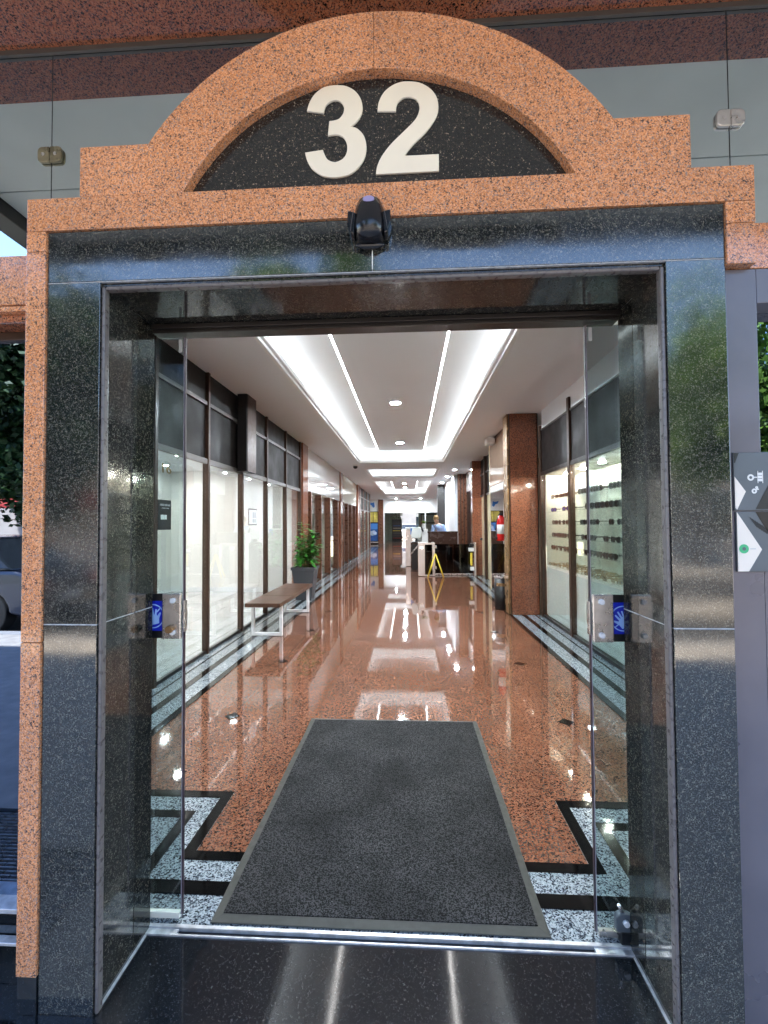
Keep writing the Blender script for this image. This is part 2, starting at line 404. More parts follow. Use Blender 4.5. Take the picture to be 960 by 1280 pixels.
def spline(pts, k=5):
    """smooth outline through points; a point flagged 1 is a corner"""
    out = []; n = len(pts)
    for i in range(n):
        p1, p2 = pts[i], pts[(i + 1) % n]
        p0 = pts[i - 1] if not p1[2] else p1
        p3 = pts[(i + 2) % n] if not p2[2] else p2
        if p1[2] and p2[2]: out.append(p1[:2]); continue
        for q in range(k):
            t = q / k
            out.append(tuple(.5 * (2 * p1[a] + (p2[a] - p0[a]) * t + (2 * p0[a] - 5 * p1[a] + 4 * p2[a] - p3[a]) * t * t + (3 * p1[a] - p0[a] - 3 * p2[a] + p3[a]) * t ** 3) for a in (0, 1)))
    return out

# outlines of the two numerals on the stone, metres (x, z, corner)
THREE=[(-0.313,2.814,1),(-0.304,2.842,0),(-0.287,2.868,0),(-0.261,2.887,0),(-0.237,2.892,0),(-0.213,2.892,0),(-0.186,2.887,0),(-0.159,2.87,0),(-0.141,2.844,0),(-0.135,2.816,0),(-0.139,2.792,0),(-0.154,2.77,0),(-0.173,2.755,1),(-0.154,2.749,0),(-0.134,2.728,0),(-0.125,2.703,0),(-0.124,2.676,0),(-0.132,2.646,0),(-0.154,2.617,0),(-0.181,2.6,0),(-0.214,2.594,0),(-0.238,2.595,0),(-0.268,2.603,0),(-0.297,2.626,0),(-0.313,2.655,0),(-0.319,2.679,1),(-0.262,2.685,1),(-0.257,2.671,0),(-0.247,2.653,0),(-0.229,2.644,0),(-0.214,2.645,0),(-0.196,2.655,0),(-0.186,2.673,0),(-0.185,2.697,0),(-0.193,2.718,0),(-0.208,2.729,0),(-0.223,2.732,0),(-0.246,2.73,1),(-0.241,2.777,1),(-0.227,2.778,0),(-0.21,2.783,0),(-0.197,2.799,0),(-0.194,2.817,0),(-0.2,2.832,0),(-0.213,2.842,0),(-0.228,2.843,0),(-0.245,2.835,0),(-0.255,2.822,0),(-0.259,2.804,1)]
TWO=[(-0.088,2.8,1),(-0.084,2.828,0),(-0.069,2.858,0),(-0.044,2.879,0),(-0.014,2.89,0),(0.016,2.89,0),(0.045,2.884,0),(0.075,2.866,0),(0.096,2.839,0),(0.103,2.808,0),(0.1,2.781,0),(0.085,2.752,0),(0.059,2.72,0),(0.029,2.692,0),(0.008,2.669,0),(-0.004,2.652,1),(0.103,2.652,1),(0.103,2.598,1),(-0.094,2.597,1),(-0.09,2.623,0),(-0.075,2.655,0),(-0.048,2.69,0),(-0.018,2.719,0),(0.012,2.747,0),(0.033,2.77,0),(0.043,2.794,0),(0.043,2.815,0),(0.033,2.832,0),(0.012,2.84,0),(-0.007,2.838,0),(-0.022,2.826,0),(-0.028,2.813,0),(-0.03,2.796,1)]

M['potgrey'] = plain('dark grey planter', (.045, .047, .055), .55, var=.08, scale=10)
M['creamgloss'] = plain('cream gloss panel', (.55, .50, .40), .05, var=.03, ior=1.7)
M['greengrey'] = plain('green grey wall', (.24, .30, .27), .5, var=.1)
M['trim_red'] = plain('reddish brown metal', (.15, .058, .03), .3, metal=.25, var=.15, scale=14)
M['shopback'] = plain('shop display wall', (.58, .54, .46), .7, var=.12, scale=1)
M['frosted_shelf'] = glass('pale glass shelf', (.93, .95, .94), mirror=.02)
M['lensdark'] = plain('dark lens', (.012, .012, .015), .08, var=0)
M['lensbrown'] = plain('brown lens', (.06, .03, .02), .08, var=0)
M['lensviolet'] = plain('violet lens', (.10, .09, .42), .1, var=0)
M['lensclear'] = glass('clear lens', (.85, .86, .86), mirror=.05)
M['tort'] = plain('tortoiseshell plastic', (.12, .05, .02), .3, var=.4, scale=80)
M['goldf'] = plain('gilt wire', (.45, .32, .18), .3, metal=.7, var=.1)
M['brownboard'] = plain('dark brown board', (.10, .05, .03), .35, var=.15)

# ================================================================== SETTING
XL, XR, ZC = -2.36, 2.13, 3.30        # corridor walls and ceiling
XM = -.105                             # axis of the doorway
# ground outside
struct('ground', boxes((-90, 90, -90, -3.2, -.19, -.15)), 'asphalt')
struct('pavement', boxes((-30, 30, -3.0, 1.3, -.15, -.016)), 'pave')
struct('kerb', boxes((-30, 30, -3.2, -3.0, -.16, -.012)), 'kerb')
struct('median_strip', boxes((-30, 30, -6.4, -5.3, -.149, -.03)), 'pave')
struct('far_pavement', boxes((-40, 40, -15, -11, -.149, 0)), 'pave')
struct('black_floor', boxes((-2.6, 2.6, 1.3, 1.622, -.06, 0)), 'black_plain')
# interior floor, inlays as thin sheets
struct('floor', boxes((-3.4, 4.4, 1.66, 41, -.08, 0)), 'floor_red')
def sheet(name, rects, z, mat):
    bm = bmesh.new()
    for x0, x1, y0, y1 in rects:
        box(bm, x0, x1, y0, y1, z - .0025, z)
    return struct(name, bm, mat)
G, K = [], []
for s in (-1, 1):
    def m(a, b): return (XM + s * a, XM + s * b) if s > 0 else (XM - b, XM - a)
    wall = (XM - XL) if s < 0 else (XR - XM)
    # side borders
    G.append((*m(1.78, wall), 2.485, 33))
    # corner motif
    G.append((*m(.88, wall), 1.662, 2.485))
    K.append((*m(1.72, 1.78), 2.485, 33))
    K.append((*m(1.93, 2.00), 2.485, 33)); K.append((*m(2.13, 2.15), 2.485, 33))
    K.append((*m(.88, wall), 2.43, 2.487)); K.append((*m(.88, .935), 1.983, 2.43))
    K.append((*m(1.015, wall), 2.26, 2.315)); K.append((*m(1.015, 1.07), 1.872, 2.26))
G.append((XM - .88, XM + .88, 1.662, 1.983))
K.append((XM - .88, XM + .88, 1.983, 2.036)); K.append((XM - 2.2, XM + 2.2, 1.80, 1.868))
sheet('grey_granite_inlay', G, .004, 'grey_gran')
sheet('black_granite_inlay', K, .0075, 'black_inlay')
bm = bmesh.new()
for i in range(20):
    y = 3.462 + 1.4 * i
    for x in (-1.39, 1.17):
        r = .062
        prism(bm, [(x - r, y), (x, y - r), (x + r, y), (x, y + r)], .0015, .004, 'Z')
struct('black_floor_diamonds', bm, 'black_inlay')

# threshold track
t = thing('door_track', 'silver aluminium sliding door track let into the threshold floor', 'door track', (XM, 1.64, 0))
mk('track_profile', boxes((-1.9, 1.75, 1.622, 1.628, -.01, .006), (-1.9, 1.75, 1.648, 1.662, -.01, .0105)), 'alu', t, bevel=.0015)
mk('track_groove', boxes((-1.9, 1.75, 1.628, 1.648, -.01, -.004)), 'trimdark', t)
mk('track_end_cap', boxes((-.985, -.86, 1.6285, 1.6475, -.004, .005)), 'alu', t)
mk('track_end_cap', boxes((.64, .775, 1.6285, 1.6475, -.004, .005)), 'alu', t)

# ------------------------------------------------------------------ building
b = thing('building', 'office building with a shopping arcade through its ground floor behind the entrance marked 32', 'building', (0, 1.7, 0))
mk('facade_wall', boxes((-9, -2.5, 1.66, 1.9, 2.3, 3.4), (2.5, 9, 1.66, 1.9, 2.3, 3.4), (-9, 9, 1.61, 2.0, 3.57, 7.2)), 'facade', b)
mk('roof', boxes((-9, 9, 1.7, 41, 7.2, 7.5)), 'facade', b)
mk('upper_floor', boxes((-9, 9, 2.0, 42, 3.95, 4.2)), 'facade', b)
mk('side_wall', boxes((-9.2, -9, 1.7, 42, 0, 7.2), (9, 9.2, 1.7, 42, 0, 7.2), (-9, -6.5, 1.6, 1.8, 0, 2.3), (6.5, 9, 1.6, 1.8, 0, 2.3), (-9, 9, 41, 41.2, 3.2, 7.2)), 'facade', b)

# ceiling with four light trays
trays = [(2.15, 13.0, True), (14.6, 17.5, False), (18.8, 27.2, True), (28.9, 30.6, False)]
TX0, TX1 = -1.47, 1.06
bm = bmesh.new(); ys = 1.72
for y0, y1, _ in trays:
    box(bm, TX0, TX1, ys, y0, ZC, ZC + .06); ys = y1
box(bm, TX0, TX1, ys, 33.4, ZC, ZC + .06)
box(bm, -3.4, TX0, 1.72, 33.4, ZC, ZC + .06); box(bm, TX1, 3.6, 1.72, 33.4, ZC, ZC + .06)
struct('ceiling', bm, 'white')
for k, (y0, y1, led) in enumerate(trays):
    lab = ['long recessed ceiling light tray nearest the door with two led lines', 'short glowing ceiling tray just beyond the long first tray',
           'farther recessed ceiling tray with two short led lines', 'last glowing ceiling tray before the far white bulkhead'][k]
    t = thing('ceiling_light_tray', lab, 'light tray', (XM, (y0 + y1) / 2, ZC), 'recessed light trays in the ceiling')
    e = .17
    # sides and top of the recess, wider than its mouth
    mk('recess', boxes((TX0 - e - .03, TX0 - e, y0 - e, y1 + e, ZC + .06, 3.66), (TX1 + e, TX1 + e + .03, y0 - e, y1 + e, ZC + .06, 3.66),
                       (TX0 - e, TX1 + e, y0 - e - .03, y0 - e, ZC + .06, 3.66), (TX0 - e, TX1 + e, y1 + e, y1 + e + .03, ZC + .06, 3.66),
                       (TX0 - e, TX1 + e, y0 - e, y1 + e, 3.66, 3.69)), 'gypsum', t)
    c = .045
    mk('moulding', boxes((TX0, TX0 + c, y0, y1, ZC - .012, ZC + .10), (TX1 - c, TX1, y0, y1, ZC - .012, ZC + .10),
                         (TX0 + c, TX1 - c, y0, y0 + c, ZC - .012, ZC + .10), (TX0 + c, TX1 - c, y1 - c, y1, ZC - .012, ZC + .10),
                         (TX0 + c, TX0 + .085, y0 + c, y1 - c, ZC + .018, ZC + .07), (TX1 - .085, TX1 - c, y0 + c, y1 - c, ZC + .018, ZC + .07),
                         (TX0 + .085, TX1 - .085, y1 - .085, y1 - c, ZC + .018, ZC + .07)), 'gypsum', t, bevel=.006)
    z = ZC + .075
    mk('cove_strip', boxes((TX0 - .11, TX0 - .08, y0, y1, z, z + .012), (TX1 + .08, TX1 + .11, y0, y1, z, z + .012),
                           (TX0, TX1, y0 - .11, y0 - .08, z, z + .012), (TX0, TX1, y1 + .08, y1 + .11, z, z + .012)), 'cove', t)
    if led:
        lx0, lx1, le = -.862, .466, y1 - .35
        # dropped middle panel with a bright line along each edge
        mk('centre_panel', boxes((lx0 + .028, lx1 - .028, y0 - .1, le, 3.585, 3.659)), 'white', t)
        mk('led_line', boxes((lx0, lx0 + .024, y0 - .1, le, 3.588, 3.596)), 'led', t)
        mk('led_line', boxes((lx1 - .024, lx1, y0 - .1, le, 3.588, 3.596)), 'led', t)
        mk('led_channel', boxes((lx0 - .01, lx0, y0 - .1, le, 3.58, 3.659), (lx1, lx1 + .01, y0 - .1, le, 3.58, 3.659), (lx0, lx0 + .024, y0 - .1, le, 3.6, 3.659), (lx1 - .024, lx1, y0 - .1, le, 3.6, 3.659)), 'gypsum', t)
    sp = [(-.21, 3.7), (-.21, 7.6), (-.21, 11.4)] if k == 0 else ([(-.2, 20.4), (-.2, 23.0), (-.2, 25.6)] if k == 2 else [])
    nth = [['nearest', 'second', 'third'], [], ['fourth', 'fifth', 'farthest'], []][k]
    for (x, y), nn in zip(sp, nth):
        dl = thing('downlight', nn + ' round downlight along the middle of the ceiling trays', 'downlight', (x, y, 3.585), 'round downlights in the trays')
        bmx = bmesh.new(); lathe(bmx, (x, y, 3.566), [(.085, 0), (.10, 0), (.105, .006), (.105, .019), (.085, .019), (.085, .0)], 28)
        mk('rim', bmx, 'gypsum', dl)
        bmx = bmesh.new(); lathe(bmx, (x, y, 3.572), [(.001, 0), (.084, 0), (.084, .01), (.001, .01)], 28)
        mk('lamp_disc', bmx, 'down', dl)
# small downlights at the far right of the corridor
for i, (x, y) in enumerate([(1.55, 15.0), (1.5, 17.2), (1.48, 19.6)]):
    dl = thing('downlight', ['nearest', 'middle', 'farthest'][i] + ' of three small spotlights in the ceiling above the reception desk side', 'downlight', (x, y, ZC), 'small spotlights above the reception')
    bmx = bmesh.new(); lathe(bmx, (x, y, ZC - .016), [(.06, 0), (.08, .0), (.08, .015), (.06, .015)], 20); mk('rim', bmx, 'gypsum', dl)
    bmx = bmesh.new(); lathe(bmx, (x, y, ZC - .012), [(.001, 0), (.059, 0), (.059, .01), (.001, .01)], 20); mk('lamp_disc', bmx, 'down', dl)

# ------------------------------------------------------------------ canopy over the entrance
cn = thing('entrance_canopy', 'canopy over the doorway with a speckled red granite lip, grey soffit and black edge', 'canopy', (0, 1.6, 3.33))
mk('granite_lip', boxes((-6, 6, 1.40, 1.598, 3.328, 3.50)), 'red', cn, bevel=.004)
mk('soffit_panel', boxes((-2.27, 3.4, .902, 1.395, 3.34, 3.45), (-2.27, 3.4, -.05, .898, 3.34, 3.45)), 'soffit', cn, bevel=.003)
mk('edge_beam', boxes((-2.42, -2.275, -.15, 1.395, 3.26, 3.5), (3.405, 3.55, -.15, 1.395, 3.26, 3.5), (-2.275, 3.405, -.15, -.055, 3.26, 3.5)), 'darkmetal', cn, bevel=.004)
mk('roof_slab', boxes((-2.42, 3.55, -.15, 1.5, 3.505, 3.56)), 'facade2', cn)

# ------------------------------------------------------------------ reflective glass panels beside and above the portal
gp = thing('transom_glazing', 'grey reflective glass panels behind the arch, joined edge to edge under the red granite lip', 'glazing', (0, 1.6, 2.3))
for x0, x1, lb in ((-3.2, -1.354, None), (-1.350, 1.134, None), (1.138, 3.4, None)):
    mk('glass_panel', boxes((x0, x1, 1.598, 1.606, 2.27, 3.326)), 'mirrorglass', gp)
for x in (-1.352, 1.136): mk('joint', boxes((x - .002, x + .002, 1.599, 1.605, 2.27, 3.326)), 'darkmetal', gp)
mk('head_channel', boxes((-3.2, 3.4, 1.585, 1.597, 3.308, 3.3275)), 'rail', gp, bevel=.001)
mk('backing_panel', boxes((-3.2, 3.4, 1.62, 1.70, 2.27, 3.45)), 'panel', gp)
for x, lab in ((-1.352, 'tarnished oval glass clamp on the joint left of the arch'), (1.136, 'silver oval glass clamp on the joint right of the arch')):
    gc = thing('glass_clamp', lab, 'clamp', (x, 1.59, 2.912), 'oval clamps holding the glass panels')
    for s in (-1, 1):
        pts = []
        for i in range(13):
            a = -math.pi / 2 + math.pi * i / 12
            ca, sa = math.cos(a), math.sin(a)
            pts.append((x + s * (.022 + .026 * math.copysign(abs(ca) ** .6, ca)), 2.912 + .030 * math.copysign(abs(sa) ** .6, sa)))
        pts = [(x + s * .001, 2.912 - .030)] + pts + [(x + s * .001, 2.912 + .030)]
        bmx = bmesh.new(); prism(bmx, pts, 1.5855, 1.5975); mk('clamp_plate', bmx, 'tarnish' if x < 0 else 'steel', gc, bevel=.003)
        bmx = bmesh.new(); cyl(bmx, (x + s * .024, 1.5853, 2.912), (x + s * .024, 1.5825, 2.912), .007, .006, 12); mk('screw', bmx, 'steel', gc)

# ------------------------------------------------------------------ the portal
YF = 1.35
p = thing('entrance_portal', 'black granite doorway surround with a stepped orange granite arch above it carrying the number 32', 'portal', (XM, 1.5, 0))
OX0, OX1, OZ = -.975, .768, 2.265
FX0, FX1, FZ = -1.150, .938, 2.442
# black stone slabs of the frame
def slab(n, *a, mat='black', bv=.0015):
    if n == 'reveal_slab' : mat = 'black_shaded'
    return mk(n, boxes(a), mat, p, bevel=bv)
slab('frame_slab', FX0, OX0, YF, 1.55, 0, 1.1885); slab('frame_slab', FX0, OX0, YF, 1.55, 1.1915, OZ + .010)
slab('frame_slab', OX1, FX1, YF, 1.55, 0, 1.1885); slab('frame_slab', OX1, FX1, YF, 1.55, 1.1915, OZ + .010)
slab('lintel_slab', FX0, XM - .0010, YF, 1.55, OZ + .013, FZ); slab('lintel_slab', XM + .0010, FX1, YF, 1.55, OZ + .013, FZ)
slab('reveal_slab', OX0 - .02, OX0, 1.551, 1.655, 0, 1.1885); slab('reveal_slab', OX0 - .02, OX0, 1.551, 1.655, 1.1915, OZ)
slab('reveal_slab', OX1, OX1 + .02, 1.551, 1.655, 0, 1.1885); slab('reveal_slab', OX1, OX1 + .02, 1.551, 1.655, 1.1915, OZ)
slab('reveal_slab', OX0, OX1, YF + .01, 1.655, OZ, OZ + .012, mat='black_shaded')
for a_ in ((FX0 + .0008, OX0 - .001, YF + .0006, 1.54, 1.188, 1.192), (OX1 + .001, FX1 - .0008, YF + .0006, 1.54, 1.188, 1.192),
           (FX0 + .0008, FX1 - .0008, YF + .0009, 1.54, OZ + .0103, OZ + .0128), (XM - .0009, XM + .0009, YF + .0006, 1.5, OZ + .0132, FZ - .001),
           (OX0 - .018, OX0 - .0006, 1.5515, 1.654, 1.188, 1.192), (OX1 + .0006, OX1 + .018, 1.5515, 1.654, 1.188, 1.192)):
    mk('joint', boxes(a_), 'grout', p)
mk('core', boxes((FX0 + .004, OX0 - .021, 1.36, 1.652, 0, FZ - .004), (OX1 + .021, FX1 - .004, 1.36, 1.652, 0, FZ - .004), (OX0 - .021, OX1 + .021, 1.56, 1.652, OZ + .0135, FZ - .004)), 'facade2', p)
# rounded bead round the opening
bw = .013
def bead(n, *a): return mk(n, boxes(a), 'bead', p, bevel=.0065, segs=3)
bead('bead', OX0 + .0004, OX0 + bw, YF + .004, YF + .030, 0.001, OZ - .001)
bead('bead', OX1 - bw, OX1 - .0004, YF + .004, YF + .030, 0.001, OZ - .001)
bead('bead', OX0 + bw, OX1 - bw, YF + .004, YF + .030, OZ - bw, OZ - .0005)
mk('sealant', boxes((OX0, OX0 + .007, YF + .03, 1.62, 0, .005)), 'grout', p); mk('sealant', boxes((OX1 - .007, OX1, YF + .03, 1.62, 0, .005)), 'grout', p)
mk('door_header', boxes((OX0, OX1, 1.640, 1.700, 2.235, 2.264), (OX0, OX1, 1.628, 1.640, 2.247, 2.264)), 'trimdark', p, bevel=.002)
# orange stone: band, pilaster, steps, arch
YA = 1.342
slab('band_slab', -1.216, FX1 + .084, YA, 1.585, FZ + .002, 2.549, mat='orange')
slab('band_slab', -1.216, FX0 - .0015, YA, 1.585, 2.378, FZ, mat='orange')
slab('pilaster', -1.216, FX0 - .0015, YA, 1.585, 1.136, 2.376, mat='orange'); slab('pilaster', -1.216, FX0 - .0015, YA, 1.585, .116, 1.134, mat='orange')
slab('pilaster_base', -1.214, FX0 - .0015, YA + .003, 1.58, 0, .114, mat='black_plain')
slab('band_slab', FX1 + .0015, FX1 + .084, YA, 1.585, 2.378, FZ, mat='orange')
slab('band_slab', FX1 + .0015, FX1 + .084, YA, 1.585, 2.256, 2.376, mat='orange')
cx, cz, RO, RI = XM + .008, 2.224, .870, .688
def arc(rad, z0, a0=None, n=40):
    a0 = math.asin((z0 - cz) / rad)
    return [(cx + rad * math.cos(a0 + (math.pi - 2 * a0) * i / n), cz + rad * math.sin(a0 + (math.pi - 2 * a0) * i / n)) for i in range(n + 1)]
ZS = 2.5505
o = arc(RO, 2.712); i_ = arc(RI, ZS)
pts = [(.845, ZS), (.845, 2.712)] + o + [(-1.042, 2.712), (-1.042, ZS)] + i_[::-1]
# split at the crown so that a fine joint shows
left = [q for q in pts if q[0] <= cx + 1e-6]; 
def half(s):
    O = [q for q in o if (q[0] - cx) * s >= -1e-6]; I = [q for q in i_ if (q[0] - cx) * s >= -1e-6]
    e = .0003 * s
    O = [(q[0] + (e if abs(q[0] - cx) < .001 else 0), q[1]) for q in O]; I = [(q[0] + (e if abs(q[0] - cx) < .001 else 0), q[1]) for q in I]
    out = .845 if s > 0 else -1.042
    if s > 0: return [(out, ZS), (out, 2.712)] + O + I[::-1]
    return [(out, ZS), (out, 2.712)] + O[::-1] + I
for s in (1, -1):
    bmx = bmesh.new(); prism(bmx, half(s), YA + .001, 1.585)
    mk('arch', bmx, 'orange', p, bevel=.002)
bmx = bmesh.new(); prism(bmx, [(x, z) for x, z in arc(RI - .0008, ZS)], 1.376, 1.58)
ty = mk('tympanum', bmx, 'tympanum', p)
for nm, P_ in (('three', THREE), ('two', TWO)):
    bmx = bmesh.new(); prism(bmx, spline(P_), 1.369, 1.3757)
    n_ = mk('numeral', bmx, 'numeral', ty, bevel=.0008, segs=1)
    n_['label'] = 'cream numeral ' + nm

# motion sensor above the door
ms = thing('motion_sensor', 'glossy black dome shaped motion sensor above the middle of the doorway', 'sensor', (XM, 1.34, 2.42))
sx0, sz0 = XM - .006, 2.402
bm = bmesh.new()
# shell: sections stacked from the top (narrow, shallow) to the bottom (wide, deep)
prof = [(.000, .026, .030), (.005, .036, .044), (.03, .045, .052), (.055, .050, .058), (.08, .052, .062), (.10, .050, .062), (.116, .043, .056), (.127, .031, .046), (.133, .014, .028)]
rings = []
for dz, hw, dp in prof:
    ring = []
    for i in range(17):
        a = math.pi * i / 16
        ring.append(bm.verts.new((sx0 - hw * math.cos(a), 1.341 - dp * max(0, math.sin(a)) ** .7, sz0 + .078 - dz)))
    rings.append(ring)
for a, b_ in zip(rings, rings[1:]):
    for i in range(16):
        f = bm.faces.new((a[i], a[i + 1], b_[i + 1], b_[i])); f.smooth = True
bm.faces.new(rings[0]); bm.faces.new(rings[-1][::-1])
mk('housing', bm, 'blackplastic', ms)
for s in (-1, 1):
    bm = bmesh.new(); prism(bm, [(sx0 + s * .040, sz0 + .028), (sx0 + s * .064, sz0 + .034), (sx0 + s * .066, sz0 - .004), (sx0 + s * .056, sz0 - .034), (sx0 + s * .045, sz0 - .040)], 1.300, 1.3415)
    mk('side_wing', bm, 'blackplastic', ms, bevel=.004)
    bm = bmesh.new(); prism(bm, [(sx0 + s * .0455, sz0 + .030), (sx0 + s * .0468, sz0 + .030), (sx0 + s * .0560, sz0 - .030), (sx0 + s * .0545, sz0 - .030)], 1.293, 1.30)
    mk('seam', bm, 'rail', ms)
bm = bmesh.new(); pts = [(.017 * math.cos(2 * math.pi * i / 20), .009 * math.sin(2 * math.pi * i / 20)) for i in range(20)]
prism(bm, [(sx0 + a, sz0 + .060 + c) for a, c in pts], 1.2895, 1.296); mk('badge', bm, 'badgelilac', ms, bevel=.001)
bm = bmesh.new(); lathe(bm, (sx0, 1.335, sz0 - .069), [(.001, .004), (.020, .004), (.044, .014), (.046, .02), (.001, .02)], 20, sy=.2); mk('base_ring', bm, 'blackplastic', ms)
mk('cable', boxes((XM - .0015, XM + .0015, 1.3468, 1.3495, 2.283, 2.34)), 'paper', ms)

# ------------------------------------------------------------------ left wing
lw = thing('shop_window', 'dark street window in an orange granite frame left of the doorway', 'window', (-2.2, 1.45, 0))
YL = 1.372
def lwp(n, *a, mat='orange', bv=.002): return mk(n, boxes(a), mat, lw, bevel=bv)
lwp('lintel', -3.3, -1.2185, YL, 1.56, 2.224, 2.386)
lwp('lintel_trim', -3.3, -1.2185, YL + .006, 1.56, 2.205, 2.2225)
lwp('soffit_slab', -3.3, -1.2185, YL + .03, 1.56, 2.180, 2.2045, mat='red')
lwp('frame_head', -3.3, -1.2185, 1.47, 1.52, 2.150, 2.179, mat='trim')
lwp('frame_post', -1.262, -1.2185, 1.42, 1.52, .10, 2.15, mat='orange')
lwp('frame_post', -3.3, -3.25, 1.42, 1.52, .10, 2.15, mat='orange')
lwp('sill', -3.25, -1.262, 1.43, 1.52, .225, .24, mat='alu')
lwp('sill', -3.25, -1.262, 1.40, 1.429, .150, .160, mat='alu')
lwp('base_panel', -3.3, -1.2185, 1.432, 1.56, 0.0, .2245, mat='black_plain')
lwp('pane', -3.25, -1.262, 1.486, 1.494, .24, 2.15, mat='windowglass', bv=0)
lwp('dark_backing', -3.3, -1.225, 1.60, 1.62, 0, 2.26, mat='panel', bv=0)  # unseen dark sheet added so the pane mirrors the street
ow = thing('neighbouring_wall', 'orange granite wall further left along the street front', 'wall', (-5, 1.6, 0))
mk('wall_panel', boxes((-9, -3.302, 1.372, 1.6, 0, 2.386)), 'orange', ow)

# ------------------------------------------------------------------ right wing
rw = thing('metal_cladding', 'lilac grey metal wall frame right of the doorway with a narrow street window', 'cladding', (2, 1.45, 0))
def rwp(n, *a, mat='grey_metal', bv=.002): return mk(n, boxes(a), mat, rw, bevel=bv)
rwp('stone_band', FX1 + .086, 3.3, 1.372, 1.585, 2.256, 2.394, mat='orange')
rwp('post', FX1 + .003, 1.0405, YL, 1.56, .0, 2.254)
rwp('head_panel', 1.0415, 3.3, YL, 1.56, 2.150, 2.254)
rwp('lower_panel', 1.0415, 3.3, YL, 1.56, 0, 1.705)
rwp('pane', 1.0415, 3.25, 1.44, 1.448, 1.705, 2.15, mat='windowglass', bv=0)
rwp('dark_backing', 1.0, 3.3, 1.60, 1.62, 0, 2.26, mat='panel', bv=0)  # added dark sheet behind the pane, keeps its reflections strong
rwp('end_post', 3.3, 3.4, YL, 1.56, 0, 2.394)

ib = thing('intercom_board', 'blue grey information board with a camera symbol and green round badge', 'board', (1.1, 1.36, 1.53))
bmx = boxes((.960, 1.36, 1.365, 1.3715, 1.353, 1.529), (.957, 1.36, 1.365, 1.3715, 1.532, 1.703))
mk('panel', bmx, 'blue_grey', ib, bevel=.002)
def flat(n, pts, mat, y=1.3640, yb=1.3648):
    bmx = bmesh.new(); prism(bmx, pts, y, yb); return mk(n, bmx, mat, ib)
flat('pale_shape', [(.9585, 1.632), (.989, 1.588), (.9635, 1.535), (.9585, 1.54)], 'cream')
flat('pale_shape', [(.962, 1.528), (1.030, 1.418), (.992, 1.354), (.962, 1.354)], 'cream')
flat('dark_shape', [(1.016, 1.536), (1.060, 1.62), (1.12, 1.536)], 'darkmetal')
flat('dark_shape', [(1.015, 1.528), (1.048, 1.468), (1.09, 1.528)], 'trimdark')
flat('corner_shape', [(.9585, 1.702), (.972, 1.702), (.9605, 1.672), (.9585, 1.672)], 'darkmetal')
cc = (.979, 1.420)
bd = flat('green_badge', [(cc[0] + .0135 * math.cos(i * math.pi / 12), cc[1] + .0135 * math.sin(i * math.pi / 12)) for i in range(24)], 'green', 1.3630, 1.3638)
mk('badge_ring', (lambda q: prism(q, [(cc[0] + .0052 * math.cos(i * math.pi / 6), cc[1] + .0052 * math.sin(i * math.pi / 6)) for i in range(12)], 1.3622, 1.3628))(bmesh.new()), 'blue_grey', bd)
flat('caption', [(.997, 1.4188), (1.012, 1.4188), (1.012, 1.4208), (.997, 1.4208)], 'caption', 1.3630, 1.3638)
bmx = bmesh.new()
for i in range(8):
    x0 = .998 + i * .0065; z0 = 1.512 - i * .0045
    prism(bmx, [(x0, z0), (x0 + .0016, z0), (x0 + .0216, z0 - .030), (x0 + .020, z0 - .030)], 1.3640, 1.3648)
mk('speaker_slots', bmx, 'darkmetal', ib)
# camera symbol: ring, arm and bracket
bmx = bmesh.new(); n = 20
def ring(bmx, c, r0, r1, y=1.3640, yb=1.3648, n=20):
    for i in range(n):
        a, b_ = 2 * math.pi * i / n, 2 * math.pi * (i + 1) / n
        prism(bmx, [(c[0] + r * math.cos(t), c[1] + r * math.sin(t)) for r, t in ((r0, a), (r1, a), (r1, b_), (r0, b_))], y, yb)
ring(bmx, (1.004, 1.629), .0045, .0095)
box(bmx, 1.0136, 1.0225, 1.3640, 1.3648, 1.628, 1.631)
for z in (1.6175, 1.6265, 1.6355): box(bmx, 1.0227, 1.0375, 1.3640, 1.3648, z, z + .0075)
box(bmx, 1.0227, 1.0245, 1.3632, 1.3639, 1.612, 1.648); box(bmx, 1.0360, 1.0378, 1.3632, 1.3639, 1.612, 1.648)
ring(bmx, (1.013, 1.589), .003, .0075); box(bmx, 1.019, 1.026, 1.3640, 1.3648, 1.5925, 1.596); ring(bmx, (1.020, 1.5995), .001, .004, n=10)
mk('camera_symbol', bmx, 'paper', ib)

